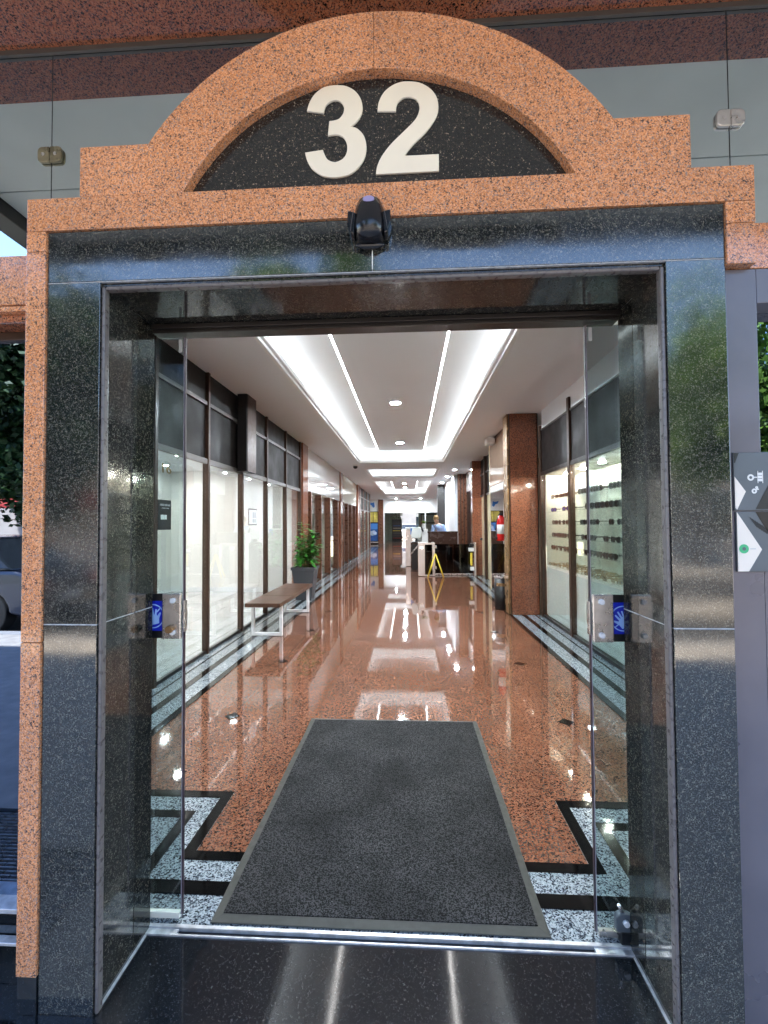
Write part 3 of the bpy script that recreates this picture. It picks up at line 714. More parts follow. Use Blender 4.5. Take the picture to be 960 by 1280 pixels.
# ------------------------------------------------------------------ sliding glass doors
HAND = [(-.018, -.030), (-.022, -.012), (-.034, .006), (-.030, .010), (-.018, -.001), (-.0155, .002), (-.021, .024), (-.0165, .026), (-.009, .006), (-.007, .007), (-.0085, .032), (-.0035, .0325), (-.0005, .008), (.0015, .008), (.005, .029), (.0095, .028), (.0065, .006), (.009, .004), (.0175, .020), (.0215, .0175), (.0135, -.004), (.014, -.018), (.009, -.030)]
for s, xe, lab in ((-1, -.866, 'left tinted sliding glass door panel, pushed back behind the black stone jamb'), (1, .660, 'right tinted sliding glass door panel, pushed back behind the black stone jamb')):
    dr = thing('sliding_door', lab, 'door', (xe, 1.69, 0), 'sliding glass doors of the entrance')
    xo = xe + s * .95
    mk('glass_pane', boxes((xe + s * .0035, xo, 1.684, 1.694, .028, 2.234)), 'doorglass', dr)
    mk('edge_strip', boxes((xe, xe + s * .003, 1.683, 1.695, .028, 2.234)), 'edge', dr)
    mk('edge_strip', boxes((xe + s * .0035, xe + s * .0060, 1.6815, 1.6835, .028, 2.234)), 'edge_light', dr)
    mk('bottom_rail', boxes((xe + s * .012, xo, 1.680, 1.698, .012, .034)), 'case' if s < 0 else 'steel', dr, bevel=.002)
    # lock case with its cover plate
    k = xe + s * .075
    lk = mk('lock_case', boxes((xe + s * .070, xe + s * .26, 1.678, 1.6832, 1.066, 1.236)), 'darkmetal', dr)
    pl = mk('lock_plate', boxes((xe + s * .004, xe + s * .078, 1.664, 1.679, 1.066, 1.238)), 'steel', dr, bevel=.004)
    for z in (1.092, 1.212):
        bmx = bmesh.new(); cyl(bmx, (xe + s * .034, 1.6645, z), (xe + s * .034, 1.655, z), .011, .010, 16); mk('screw', bmx, 'chrome', pl, bevel=.001)
    if s < 0:
        bmx = bmesh.new(); cyl(bmx, (xe + s * .042, 1.664, 1.105), (xe + s * .042, 1.645, 1.105), .016, .014, 20); mk('key_cylinder', bmx, 'brass', pl, bevel=.001)
    mk('edge_guard', boxes((xe - s * .004, xe - s * .0005, 1.676, 1.70, 1.09, 1.21)), 'steel', dr, bevel=.001)
    st = mk('sticker', boxes((xe + s * .078, xe + s * .20, 1.676, 1.6778, 1.094, 1.208)), 'blue', dr)
    hx, hz = (-.986 if s < 0 else .776), 1.150
    bmx = bmesh.new()
    for i in range(40):
        a, b_ = 2 * math.pi * i / 40, 2 * math.pi * (i + 1) / 40
        prism(bmx, [(hx + r * math.cos(t), hz + r * math.sin(t)) for r, t in ((.0425, a), (.0465, a), (.0465, b_), (.0425, b_))], 1.6747, 1.6757)
    prism(bmx, [(hx - s * .029, hz - .033), (hx - s * .031, hz - .030), (hx - s * .014, hz - .016), (hx - s * .012, hz - .019)] if s > 0 else [(hx + .029, hz + .033), (hx + .032, hz + .030), (hx + .017, hz + .014), (hx + .013, hz + .018)], 1.6747, 1.6757)
    mk('ring_print', bmx, 'hand', st)
    bmx = bmesh.new(); ang = .45 if s > 0 else -.25
    prism(bmx, [(hx + s * -.0 + (-s) * (a * math.cos(ang) - b_ * math.sin(ang)) * (-1), hz - .002 + a * math.sin(ang) + b_ * math.cos(ang)) for a, b_ in ((q[0] * 1.05, q[1]) for q in HAND)], 1.6745, 1.6757)
    mk('hand_print', bmx, 'hand', st)
    mk('top_sticker', boxes((xe + s * .014, xe + s * .026, 1.6815, 1.6832, 2.175, 2.225)), 'caption', dr)
    if s > 0:
        bmx = bmesh.new(); pts = []
        for i in range(13):
            a = math.pi * i / 12
            pts.append((.752 + .030 * math.cos(a), .098 + .018 * math.sin(a)))
        pts += [(.722, .052), (.782, .052)]
        prism(bmx, pts, 1.655, 1.679); gd = mk('floor_guide', bmx, 'blue_grey', dr, bevel=.004)
        bmx = bmesh.new(); cyl(bmx, (.754, 1.6555, .088), (.754, 1.645, .088), .011, .010, 16); mk('bolt', bmx, 'chrome', gd)
        bmx = bmesh.new(); cyl(bmx, (.75, 1.67, .112), (.735, 1.665, .14), .008, .006, 12); mk('pin', bmx, 'steel', gd)
        mk('guide_foot', boxes((.738, .78, 1.655, 1.682, .006, .0518)), 'darkmetal', gd, bevel=.002)

# ================================================================== LEFT SIDE OF THE ARCADE
t = thing('glass_shopfront', 'long shop front on the left with clear panes, brown uprights and dark taupe panels above', 'shopfront', (XL, 5.8, 0))
MY = [1.95, 2.98, 4.02, 5.12, 6.20, 7.30, 8.46, 9.60]
for y in MY:
    mk('mullion', boxes((XL - .05, XL + .022, y - .024, y + .024, 0, ZC)), 'trim', t, bevel=.003)
for y0, y1 in zip(MY, MY[1:]):
    a, b_ = y0 + .025, y1 - .025
    mk('lower_rail', boxes((XL - .03, XL + .012, a, b_, 2.215, 2.275)), 'rail', t, bevel=.002)
    mk('upper_rail', boxes((XL - .03, XL + .010, a, b_, 2.905, 2.95)), 'rail', t, bevel=.002)
    mk('dark_panel', boxes((XL - .045, XL - .018, a, b_, 2.276, 2.904)), 'panel', t)
    mk('dark_panel', boxes((XL - .045, XL - .018, a, b_, 2.951, ZC)), 'panel', t)
    mk('bottom_rail', boxes((XL - .03, XL + .008, a, b_, 0.0075, .04)), 'trimdark', t, bevel=.002)
    mk('pane', boxes((XL - .022, XL - .014, a, b_, .04, 2.215)), 'shopglass', t)
fr = thing('notice_frame', 'small grey framed notice stuck inside the third clear pane from the door', 'notice', (XL, 6.75, 1.6))
mk('board', boxes((XL - .013, XL - .009, 6.50, 6.86, 1.49, 1.74)), 'rail', fr, bevel=.001)
mk('paper', boxes((XL - .009, XL - .007, 6.515, 6.845, 1.505, 1.725)), 'paper', fr)
mk('text_block', boxes((XL - .0068, XL - .006, 6.66, 6.72, 1.60, 1.69), (XL - .0068, XL - .006, 6.74, 6.80, 1.60, 1.69), (XL - .0068, XL - .006, 6.66, 6.72, 1.53, 1.585), (XL - .0068, XL - .006, 6.74, 6.80, 1.53, 1.585)), 'caption', fr)
cb_ = thing('column_casing', 'dark brown box casing standing out high up between the taupe panels on the left', 'casing', (-2.28, 6.15, 2.24))
mk('casing', boxes((XL + .024, -2.205, 5.97, 6.33, 2.235, ZC - .001)), 'panel', cb_, bevel=.003)
mk('corner_strip', boxes((-2.2045, -2.199, 6.00, 6.33, 2.235, ZC - .001)), 'trim', cb_)
# shop number and black notice on the first pane
bmx = text_bm('16', .17, .004)
bmesh.ops.rotate(bmx, verts=bmx.verts, cent=(0, 0, 0), matrix=Matrix.Rotation(R(90), 3, 'X'))
bmesh.ops.rotate(bmx, verts=bmx.verts, cent=(0, 0, 0), matrix=Matrix.Rotation(R(90), 3, 'Z'))
bmesh.ops.scale(bmx, verts=bmx.verts, vec=(1, 1.25, .78))
bmesh.ops.translate(bmx, verts=bmx.verts, vec=(XL - .010, 4.235, 2.05))
o = mk('shop_number', bmx, 'gold'); o['label'] = 'gold shop number 16 on the pane beside the left door'; o['category'] = 'number'
bs = thing('black_notice', 'black notice with white lettering on the pane below the number 16', 'notice', (XL, 4.2, 1.6))
mk('card', boxes((XL - .012, XL - .008, 4.10, 4.33, 1.455, 1.745)), 'darkmetal', bs)
# two lines of white lettering, too small in the photograph to read
for z_, h_, y0_, y1_ in ((1.686, .020, 4.13, 4.31), (1.660, .010, 4.16, 4.29)):
    bmx = bmesh.new(); y_ = y0_; k_ = 0
    while y_ < y1_:
        wd_ = .007 + .004 * (k_ % 3)
        box(bmx, XL - .0078, XL - .0068, y_, y_ + wd_, z_ + (.25 * h_ if k_ % 4 == 1 else 0), z_ + h_ * (1 if k_ % 5 else .7))
        y_ += wd_ + .0035; k_ += 1
    mk('lettering', bmx, 'caption', bs)
mk('price_label', boxes((XL - .0078, XL - .0068, 4.145, 4.20, 1.555, 1.60), (XL - .0078, XL - .0068, 4.205, 4.25, 1.555, 1.60)), 'frosted', bs)

# the empty white shop behind the panes
sh = thing('empty_shop', 'empty white shop room with a pale tiled floor behind the left panes', 'shop room', (-4, 5.8, 0))
mk('tiled_floor', boxes((-5.3, XL - .055, 1.75, 9.7, .001, .02)), 'tile', sh)
mk('back_wall', boxes((-5.3, XL - .06, 9.7, 9.8, 0, 3.3)), 'wallw', sh)
mk('long_wall', boxes((-5.4, -5.3, 1.7, 9.8, 0, 3.3)), 'wallw', sh)
mk('front_wall', boxes((-5.3, XL - .06, 1.71, 1.75, 0, 3.3)), 'wallw', sh)
mk('room_ceiling', boxes((-5.3, XL - .055, 1.75, 9.7, 2.70, 2.75)), 'white', sh)
mk('skirting', boxes((-5.3, XL - .06, 9.68, 9.698, .02, .12), (-5.298, -5.28, 1.76, 9.68, .02, .10)), 'white', sh, bevel=.002)
mk('corner_post', boxes((-5.05, -4.98, 9.66, 9.70, .12, 2.70)), 'gypsum', sh, bevel=.004)
for i, (x, y) in enumerate([(-3.9, 2.6), (-3.9, 5.0), (-3.9, 7.4), (-4.8, 3.6), (-4.8, 6.2), (-4.8, 8.6)]):
    dl = thing('shop_downlight', 'round spotlight in the ceiling of the empty white shop', 'downlight', (x, y, 2.70), 'spotlights in the empty shop ceiling')
    bmx = bmesh.new(); lathe(bmx, (x, y, 2.684), [(.07, 0), (.09, 0), (.09, .0155), (.07, .0155)], 20); mk('rim', bmx, 'gypsum', dl)
    bmx = bmesh.new(); lathe(bmx, (x, y, 2.688), [(.001, 0), (.069, 0), (.069, .01), (.001, .01)], 20); mk('lamp_disc', bmx, 'shoplight', dl)

def column(name, label, x0, x1, y0, y1, mat='pillar_red', extra=None):
    c = thing(name, label, 'pillar', ((x0 + x1) / 2, (y0 + y1) / 2, 0))
    zs = [0.008, 1.12, 2.24, ZC - .001]
    for a, b_ in zip(zs, zs[1:]):
        mk('stone_slab', boxes((x0, x1, y0, y1, a, b_ - .0025)), mat, c, bevel=.002)
    mk('core', boxes((x0 + .003, x1 - .003, y0 + .003, y1 - .003, 0, ZC - .002)), 'trimdark', c)
    return c
column('granite_pilaster', 'red granite pilaster behind the potted plant at the end of the white shop front', XL - .2, XL + .055, 9.66, 10.15)

# farther shopfronts on the left: glossy white panels over slim brown uprights
def far_front(label, y0, y1, ms, thick=(), panel='whitegloss', x=XL, glass_='glass', lower='cream_back'):
    t = thing('brown_shopfront', label, 'shopfront', (x, (y0 + y1) / 2, 0), 'shop fronts with slim brown uprights')
    mk('upper_panel', boxes((x - .03, x, y0, y1, 2.29, ZC - .001)), panel, t, bevel=.003)
    for m in ms: mk('mullion', boxes((x - .16, x + .005, m - .06, m + .06, 0, 2.288)), 'trim_red', t, bevel=.004)
    mk('pane', boxes((x - .10, x - .092, y0, y1, .04, 2.286)), glass_, t)
    mk('bottom_rail', boxes((x - .12, x - .04, y0, y1, .0076, .04)), 'trimdark', t)
    mk('display_back', boxes((x - 1.25, x - 1.2, y0, y1, 0, 2.286)), 'shopback', t)
    mk('display_floor', boxes((x - 1.2, x - .125, y0, y1, .001, .03)), 'shopback', t)
    return t
far_front('left shop front just beyond the granite pilaster, its glossy white panel mirroring the ceiling lights', 10.2, 15.2, [10.75, 12.0, 13.35, 14.85])
column('granite_pilaster', 'slim red granite pilaster between the two glossy white panels on the left', XL - .2, XL + .03, 15.25, 15.75)
far_front('farther left shop front with a cream glossy panel over slim brown uprights', 15.8, 20.2, [16.2, 17.3, 18.5, 19.7], panel='creamgloss')
column('granite_pilaster', 'third red granite pilaster on the left, nearly edge on, far down the corridor', XL - .2, XL + .06, 20.25, 20.9)
t = thing('dark_shopfront', 'farthest left shop front with a dark gridded window above brown uprights', 'shopfront', (XL, 24, 0))
mk('upper_panel', boxes((XL - .03, XL - .01, 20.9, 27.4, 2.2, ZC)), 'panel', t)
for y in (21.6, 23.3, 25.2, 27.2): mk('mullion', boxes((XL - .03, XL + .02, y - .16, y + .16, 0, ZC - .001)), 'trim_red', t, bevel=.004)
mk('rail', boxes((XL - .03, XL + .012, 20.95, 27.0, 2.18, 2.24), (XL - .03, XL + .012, 20.95, 27.0, 2.82, 2.86)), 'rail', t)
mk('pane', boxes((XL - .03, XL - .02, 20.9, 27.4, .03, 2.18)), 'glass', t)
mk('display_back', boxes((XL - 1.0, XL - .9, 20.9, 27.4, 0, 2.2)), 'creamgloss', t)

# ================================================================== RIGHT SIDE
t = thing('optician_shopfront', 'lit showcase front of the eyewear shop on the right with dark panels above', 'shopfront', (XR, 5.5, 0))
RM = [1.9, 3.9, 6.0, 7.28]
for y in RM: mk('mullion', boxes((XR - .02, XR + .05, y - .04, y + .04, 0.008, 3.06 if y > 7 else 3.16)), 'trim', t, bevel=.003)
for y0, y1 in zip(RM, RM[1:]):
    a, b_ = y0 + .041, y1 - .041
    mk('rail', boxes((XR - .012, XR + .03, a, b_, 2.255, 2.31)), 'trimdark', t, bevel=.002)
    mk('dark_panel', boxes((XR + .008, XR + .04, a, b_, 2.311, 2.975)), 'panel', t)
    mk('top_rail', boxes((XR - .006, XR + .03, a, b_, 2.976, 3.0)), 'rail', t)
    mk('bottom_rail', boxes((XR - .008, XR + .03, a, b_, .0078, .045)), 'trimdark', t)
    mk('pane', boxes((XR + .002, XR + .010, a, b_, .045, 2.255)), 'shopglass', t)
mk('bulkhead', boxes((XR + .01, XR + .06, 1.75, 7.24, 3.001, ZC - .001)), 'white', t)
sx = thing('eyewear_showcase', 'bright cream display case with glass shelves of eyewear behind the right panes', 'showcase', (XR + .4, 5.5, 0))
mk('back_wall', boxes((XR + .50, XR + .54, 2.2, 7.23, .06, 2.25)), 'case', sx)
mk('side_wall', boxes((XR + .05, XR + .498, 7.19, 7.23, .06, 2.25), (XR + .05, XR + .498, 2.2, 2.24, .06, 2.25)), 'case', sx)
mk('case_top', boxes((XR + .05, XR + .54, 2.2, 7.23, 2.252, 2.27)), 'case', sx)
mk('lower_panel', boxes((XR + .045, XR + .06, 2.25, 7.18, .05, .80)), 'frosted', sx, bevel=.002)
mk('display_table', boxes((XR + .04, XR + .49, 2.25, 7.18, .802, .835)), 'case', sx, bevel=.003)
for y in (2.9, 5.15): mk('divider', boxes((XR + .30, XR + .498, y, y + .03, .837, 2.25)), 'case', sx, bevel=.002)
SH = [1.095, 1.285, 1.476, 1.67, 1.87]
for z in SH:
    mk('glass_shelf', boxes((XR + .065, XR + .498, 2.25, 7.18, z - .008, z - .0005)), 'frosted_shelf', sx, bevel=.001)
for i in range(8):
    y = 2.6 + i * .62
    mk('light_panel', boxes((XR + .26, XR + .32, y - .03, y + .03, 2.243, 2.2505)), 'caselight', sx)
mk('poster_card', boxes((XR + .46, XR + .498, 6.35, 6.95, 1.875, 2.02)), 'cloud', sx)

# eyewear
def eyewear(name, mats, label, group):
    t = thing(name, label, 'eyewear', (0, 0, 0), group)
    bm = bmesh.new()
    for s in (-1, 1):                       # rims facing the corridor (-x), temples running back (+x)
        c = (0, s * .034)
        n = 10
        for i in range(n):
            a, b_ = 2 * math.pi * i / n, 2 * math.pi * (i + 1) / n
            q = [(c[1] + .030 * r * math.cos(u), .021 + .021 * r * math.sin(u) * (1 - .12 * math.cos(u) * s)) for r, u in ((1, a), (1.2, a), (1.2, b_), (1, b_))]
            prism(bm, q, -.003, .003, 'X')
        box(bm, .002, .11, s * .067 - .002, s * .067 + .002, .025, .031)
    box(bm, -.003, .003, -.006, .006, .024, .029)
    mk('frame', bm, mats[0], t)
    for s in (-1, 1):
        bm = bmesh.new(); prism(bm, [(s * .034 + .0295 * math.cos(2 * math.pi * i / 12), .021 + .0205 * math.sin(2 * math.pi * i / 12)) for i in range(12)], -.001, .001, 'X')
        mk('lens', bm, mats[1], t)
    return t
lv = ['lowest glass shelf', 'second glass shelf from the bottom', 'middle glass shelf', 'fourth glass shelf from the bottom', 'top glass shelf']
kinds = [(('tort', 'lensbrown'), 'brown sunglasses'), (('trimdark', 'lensbrown'), 'dark brown sunglasses'), (('darkmetal', 'lensdark'), 'black sunglasses'), (('darkmetal', 'lensviolet'), 'sunglasses with violet lenses'), (('tort', 'lensdark'), 'dark tortoiseshell sunglasses')]
for k, z in enumerate(SH):
    (mt, nm) = kinds[k]
    far_g = 'pairs of %s on the %s, beyond the brown upright' % (nm, lv[k])
    nm2 = 'black sunglasses' if k != 2 else 'small black sunglasses'
    near_g = 'pairs of %s on the %s, nearest the door' % (nm2, lv[k])
    fa = eyewear('sunglasses', mt, '%s on the %s, beyond the brown upright' % (nm, lv[k]), far_g)
    ne = eyewear('sunglasses', ('darkmetal', 'lensdark'), '%s on the %s, nearest the door' % (nm2, lv[k]), near_g)
    y = 7.02; first = True
    while y > 6.1:
        if random.random() < .88:
            o = fa if first else dup(fa, (0, 0, 0)); first = False
            o.location = (XR + .10 + random.uniform(-.01, .02), y, z + .001); o.scale = (1.3, 1.3, 1.35); o.rotation_euler = (0, 0, random.uniform(-.15, .15))
        y -= random.uniform(.145, .175)
    y = 5.9; first = True
    while y > 4.3:
        if random.random() < .85:
            o = ne if first else dup(ne, (0, 0, 0)); first = False
            o.location = (XR + .10 + random.uniform(-.01, .02), y, z + .001); o.scale = (1.3, 1.3, 1.35); o.rotation_euler = (0, 0, random.uniform(-.2, .2))
            if k == 4 or k == 3: o.scale = (1.4, 1.4, 1.6)
        y -= random.uniform(.15, .2)
sp_ = eyewear('spectacles', ('goldf', 'lensclear'), 'gilt wire spectacles lying on the display table among others of the showcase', 'gilt spectacles laid out on the display table')
first = True
y = 7.08
while y > 4.3:
    for x in (.10, .22, .35):
        o = sp_ if first else dup(sp_, (0, 0, 0)); first = False
        o.location = (XR + x + random.uniform(-.015, .015), y + random.uniform(-.02, .02), .838); o.rotation_euler = (random.uniform(-.1, .1), 0, random.uniform(-.5, .5))
    y -= .17
# small red case on the near shelf
rc = thing('glasses_case', 'small red folded eyeglass case on the second shelf near the right door', 'case', (XR + .2, 5.05, SH[1]))
bm = bmesh.new(); prism(bm, [(4.66, SH[1] + .0005), (4.84, SH[1] + .0005), (4.83, SH[1] + .045), (4.79, SH[1] + .075), (4.71, SH[1] + .075), (4.67, SH[1] + .045)], XR + .16, XR + .24, 'X'); mk('shell', bm, 'red_paint', rc, bevel=.006)
bm = boxes((XR + .158, XR + .161, 4.69, 4.81, SH[1] + .03, SH[1] + .034)); mk('seam', bm, 'trimdark', rc)

# red pillar with its brass corner
pl = column('granite_pillar', 'big polished red granite pillar with a brass corner strip right of the corridor', 1.672, 2.108, 7.40, 7.74)
mk('brass_strip', boxes((1.628, 1.670, 7.43, 7.74, .01, ZC - .001)), 'brass', pl, bevel=.004)
mk('brass_strip', boxes((1.655, 1.668, 7.41, 7.428, .01, ZC - .001)), 'trim', pl)
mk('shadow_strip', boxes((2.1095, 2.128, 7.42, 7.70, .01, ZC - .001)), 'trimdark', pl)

# glossy panel wall with extinguisher
XG = 1.80
t = thing('glossy_panel_wall', 'glossy panelled front beside the red pillar mirroring the ceiling trays', 'shopfront', (XG, 8.8, 0))
mk('upper_panel', boxes((XG, XG + .03, 7.745, 9.95, 2.29, ZC - .06)), 'warmgloss', t, bevel=.003)
mk('top_trim', boxes((XG + .002, XG + .03, 7.745, 9.95, ZC - .058, ZC - .001)), 'trim', t)
mk('pane', boxes((XG + .004, XG + .012, 7.745, 9.95, .05, 2.285)), 'mirror', t)
mk('inner_panel', boxes((XG + .12, XG + .14, 7.745, 8.95, .05, 2.285)), 'brownboard', t)
mk('inner_panel', boxes((XG + .30, XG + .32, 8.95, 9.95, .05, 2.285)), 'creampanel', t)
mk('bottom_rail', boxes((XG - .01, XG + .03, 7.745, 9.95, .0078, .05)), 'trim', t)
mk('end_post', boxes((XG - .005, XG + .05, 9.955, 10.02, .0078, ZC - .001)), 'creampanel', t, bevel=.002)
ex = thing('fire_extinguisher', 'red fire extinguisher with a white label hanging on the glossy panel by the red pillar', 'extinguisher', (1.70, 8.35, 1.16))
bm = bmesh.new(); lathe(bm, (1.70, 8.35, 1.17), [(.05, 0), (.078, .006), (.085, .03), (.085, .37), (.07, .42), (.035, .45), (.028, .47), (.001, .47)], 28); mk('tank', bm, 'red_paint', ex)
bm = bmesh.new(); lathe(bm, (1.70, 8.35, 1.30), [(.0855, 0), (.0868, .001), (.0868, .17), (.0855, .171)], 28); mk('paper_label', bm, 'paper', ex)
bm = bmesh.new(); lathe(bm, (1.70, 8.35, 1.636), [(.02, 0), (.026, .01), (.02, .05), (.014, .07), (.001, .07)], 16); cyl(bm, (1.70, 8.34, 1.68), (1.66, 8.25, 1.72), .009, .007, 10); cyl(bm, (1.70, 8.34, 1.665), (1.67, 8.26, 1.672), .008, .006, 10); mk('valve_handle', bm, 'darkmetal', ex)
bm = bmesh.new()
hp = [(1.69, 8.33, 1.67), (1.64, 8.27, 1.64), (1.606, 8.27, 1.52), (1.602, 8.29, 1.36), (1.61, 8.30, 1.26)]
for a, b_ in zip(hp, hp[1:]): cyl(bm, a, b_, .010, n=10)
cyl(bm, hp[-1], (1.612, 8.30, 1.20), .012, .018, 12); mk('hose', bm, 'darkmetal', ex)
mk('wall_bracket', boxes((1.76, 1.799, 8.31, 8.39, 1.45, 1.62)), 'darkmetal', ex, bevel=.003)
rs = thing('fire_alarm_bell', 'small red round alarm under the ceiling on the glossy panel wall', 'alarm', (1.78, 7.95, 2.98))
bm = bmesh.new(); cyl(bm, (1.798, 7.86, 2.92), (1.765, 7.86, 2.92), .055, .045, 24); mk('bell_dome', bm, 'red_paint', rs, bevel=.006)
bm = bmesh.new(); cyl(bm, (1.764, 7.86, 2.92), (1.755, 7.86, 2.92), .012, .01, 12); mk('centre_bolt', bm, 'steel', rs)
el = thing('emergency_lamp', 'small white emergency lamp box hung from the ceiling at the glossy panel corner', 'emergency lamp', (1.72, 9.4, 3.2))
mk('lamp_box', boxes((1.62, 1.79, 9.25, 9.5, 3.14, 3.26)), 'gypsum', el, bevel=.01)
mk('mount', boxes((1.68, 1.74, 9.34, 9.42, 3.2605, 3.30)), 'gypsum', el)
bi = thing('waste_bin', 'black cylindrical waste bin with a steel rim and brown label by the red pillar', 'bin', (1.61, 7.95, 0))
bm = bmesh.new(); lathe(bm, (1.615, 7.93, .008), [(.115, 0), (.125, .01), (.125, .545), (.10, .545), (.10, .03), (.001, .03)], 36); mk('bin_body', bm, 'darkmetal', bi)
bm = bmesh.new(); lathe(bm, (1.615, 7.93, .545), [(.126, 0), (.130, .004), (.130, .026), (.10, .03), (.098, .006)], 36); mk('bin_rim', bm, 'steel', bi)
bm = bmesh.new()
for i in range(10):
    a0, a1 = R(215 + i * 9), R(215 + (i + 1) * 9)
    prism(bm, [(1.615 + r * math.cos(a), 7.93 + r * math.sin(a)) for r, a in ((.1256, a0), (.1275, a0), (.1275, a1), (.1256, a1))], .41, .465, 'Z')
mk('bin_label', bm, 'brass', bi)

# next bay on the right
t = thing('cream_shopfront', 'cream panelled shop front with dark upper windows behind the extinguisher', 'shopfront', (XR, 12, 0))
mk('upper_panel', boxes((XR - .03, XR, 10.1, 13.9, 2.3, ZC - .001)), 'panel', t)
for y in (10.9, 12.1, 13.2): mk('mullion', boxes((XR - .10, XR + .01, y - .06, y + .06, 0.008, ZC - .002)), 'trim', t, bevel=.003)
mk('rail', boxes((XR - .06, XR - .031, 10.1, 13.9, 2.25, 2.30), (XR - .06, XR - .031, 10.1, 13.9, 2.85, 2.89)), 'rail', t)
mk('cream_board', boxes((XR - .025, XR + .01, 10.1, 13.9, .02, 2.248)), 'creampanel', t)
mk('door_knob', (lambda q: cyl(q, (XR - .03, 12.9, 1.05), (XR - .09, 12.9, 1.05), .03, .03, 12))(bmesh.new()), 'darkmetal', t)
column('granite_pilaster', 'slender red granite pilaster behind the right turnstile', 1.84, 2.14, 12.98, 13.3)
t = thing('wood_doorway', 'dark open doorway framed in reddish brown wood near the reception', 'doorway', (1.9, 15.5, 0))
mk('frame_side', boxes((1.80, 2.4, 16.35, 16.6, .006, ZC - .001)), 'trim_red', t, bevel=.004)
mk('door_void', boxes((2.15, 2.2, 13.9, 16.34, 0, 2.6)), 'trimdark', t)
mk('door_head', boxes((2.1, 2.2, 13.9, 16.34, 2.605, ZC - .001)), 'whitegloss', t)
for i in range(3): mk('flute', boxes((1.88 + i * .12, 1.91 + i * .12, 16.335, 16.349, .01, ZC - .002)), 'trim', t)
t = thing('white_panel_wall', 'white panelled wall behind the reception desk with a dark end', 'wall', (1.7, 18.8, 0))
mk('white_panel', boxes((1.70, 1.75, 16.62, 17.98, 0, ZC - .001), (1.70, 1.75, 18.0, 19.38, 0, ZC - .001), (1.70, 1.75, 19.4, 20.9, 0, ZC - .001)), 'white', t, bevel=.003)
mk('dark_end', boxes((1.36, 1.75, 20.92, 21.1, 0, ZC - .001)), 'trimdark', t, bevel=.003)
mk('wall_end', boxes((1.755, 1.86, 16.61, 16.66, 0, ZC - .001)), 'white', t)
cd = thing('ceiling_camera', 'small black dome camera on the white ceiling left of the second light tray', 'camera', (-1.3, 13.6, ZC))
bm = bmesh.new(); lathe(bm, (-1.62, 13.6, ZC - .03), [(.08, 0), (.085, .01), (.085, .03), (.001, .03)], 20); mk('mount_ring', bm, 'gypsum', cd)
bm = bmesh.new(); lathe(bm, (-1.62, 13.6, ZC - .11), [(.001, 0), (.04, .01), (.065, .04), (.07, .08), (.001, .08)], 20); mk('dome', bm, 'darkmetal', cd)

# ================================================================== BENCH, PLANT, MAT
bn = thing('bench', 'wooden bench with white metal loop legs along the left shop front', 'bench', (-1.93, 6.78, 0))
for i in range(3):
    y0 = 5.74 + i * .655
    mk('seat_board', boxes((-2.145, -1.675, y0, y0 + .651, .420, .472)), 'wood', bn, bevel=.004)
for y in (5.93, 7.52):
    x0, x1, w_ = -2.125, -1.70, .042
    bmx = boxes((x0, x0 + w_, y, y + w_, .008, .419), (x1 - w_, x1, y, y + w_, .008, .419), (x0 + w_, x1 - w_, y, y + w_, .008, .05))
    mk('leg_frame', bmx, 'chrome', bn, bevel=.003)
mk('cross_rail', boxes((-2.125 + .05, -1.75, 5.975, 6.0, .39, .419), (-2.08, -2.04, 5.975, 7.52, .39, .419), (-1.78, -1.745, 5.975, 7.52, .39, .419)), 'darkmetal', bn)

pt = thing('planter', 'dark grey square tapered planter standing behind the bench', 'planter', (-2.08, 8.75, 0))
px, py = -2.07, 8.85
bm = bmesh.new()
def frus(bm, x, y, z0, r0, z1, r1):
    A = [bm.verts.new((x + a * r0, y + b_ * r0, z0)) for a, b_ in ((-1, -1), (1, -1), (1, 1), (-1, 1))]
    B = [bm.verts.new((x + a * r1, y + b_ * r1, z1)) for a, b_ in ((-1, -1), (1, -1), (1, 1), (-1, 1))]
    for i in range(4): bm.faces.new((A[i], A[(i + 1) % 4], B[(i + 1) % 4], B[i]))
    return A, B
A, B = frus(bm, px, py, .008, .15, .60, .22)
bm.faces.new(A[::-1]); bm.faces.new(B)
mk('pot', bm, 'potgrey', pt, bevel=.008)
bm = bmesh.new(); A, B = frus(bm, px, py, .60, .235, .655, .238); bm.faces.new(A[::-1])
A2, B2 = frus(bm, px, py, .62, .205, .655, .208)
for i in range(4): bm.faces.new((B[i], B[(i + 1) % 4], B2[(i + 1) % 4], B2[i]))
bm.faces.new(A2)
mk('pot_rim', bm, 'potgrey', pt)
mk('soil', boxes((px - .2, px + .2, py - .2, py + .2, .622, .63)), 'bark', pt)
pn = thing('houseplant', 'leafy green houseplant with upright stems growing from the dark planter', 'plant', (px, py, .63))
random.seed(3)
def leafmesh(bm, base, d, L, W, up=Vector((0, 0, 1)), curl=.3):
    """one leaf: a folded, curved blade of eight faces"""
    d = d.normalized(); s = d.cross(up)
    if s.length < .1: s = d.cross(Vector((1, 0, 0)))
    s.normalize(); u = s.cross(d).normalized()
    prof = [(0, .05), (.25, .8), (.5, 1.), (.78, .65), (1, .04)]
    rows = []
    for t_, w_ in prof:
        c = base + d * (t_ * L) - u * (curl * L * t_ * t_)
        rows.append([bm.verts.new(c - s * w_ * W / 2 + u * .12 * W * w_), bm.verts.new(c), bm.verts.new(c + s * w_ * W / 2 + u * .12 * W * w_)])
    for a, b_ in zip(rows, rows[1:]):
        for i in (0, 1): bm.faces.new((a[i], a[i + 1], b_[i + 1], b_[i]))
bl, bs_ = bmesh.new(), bmesh.new()
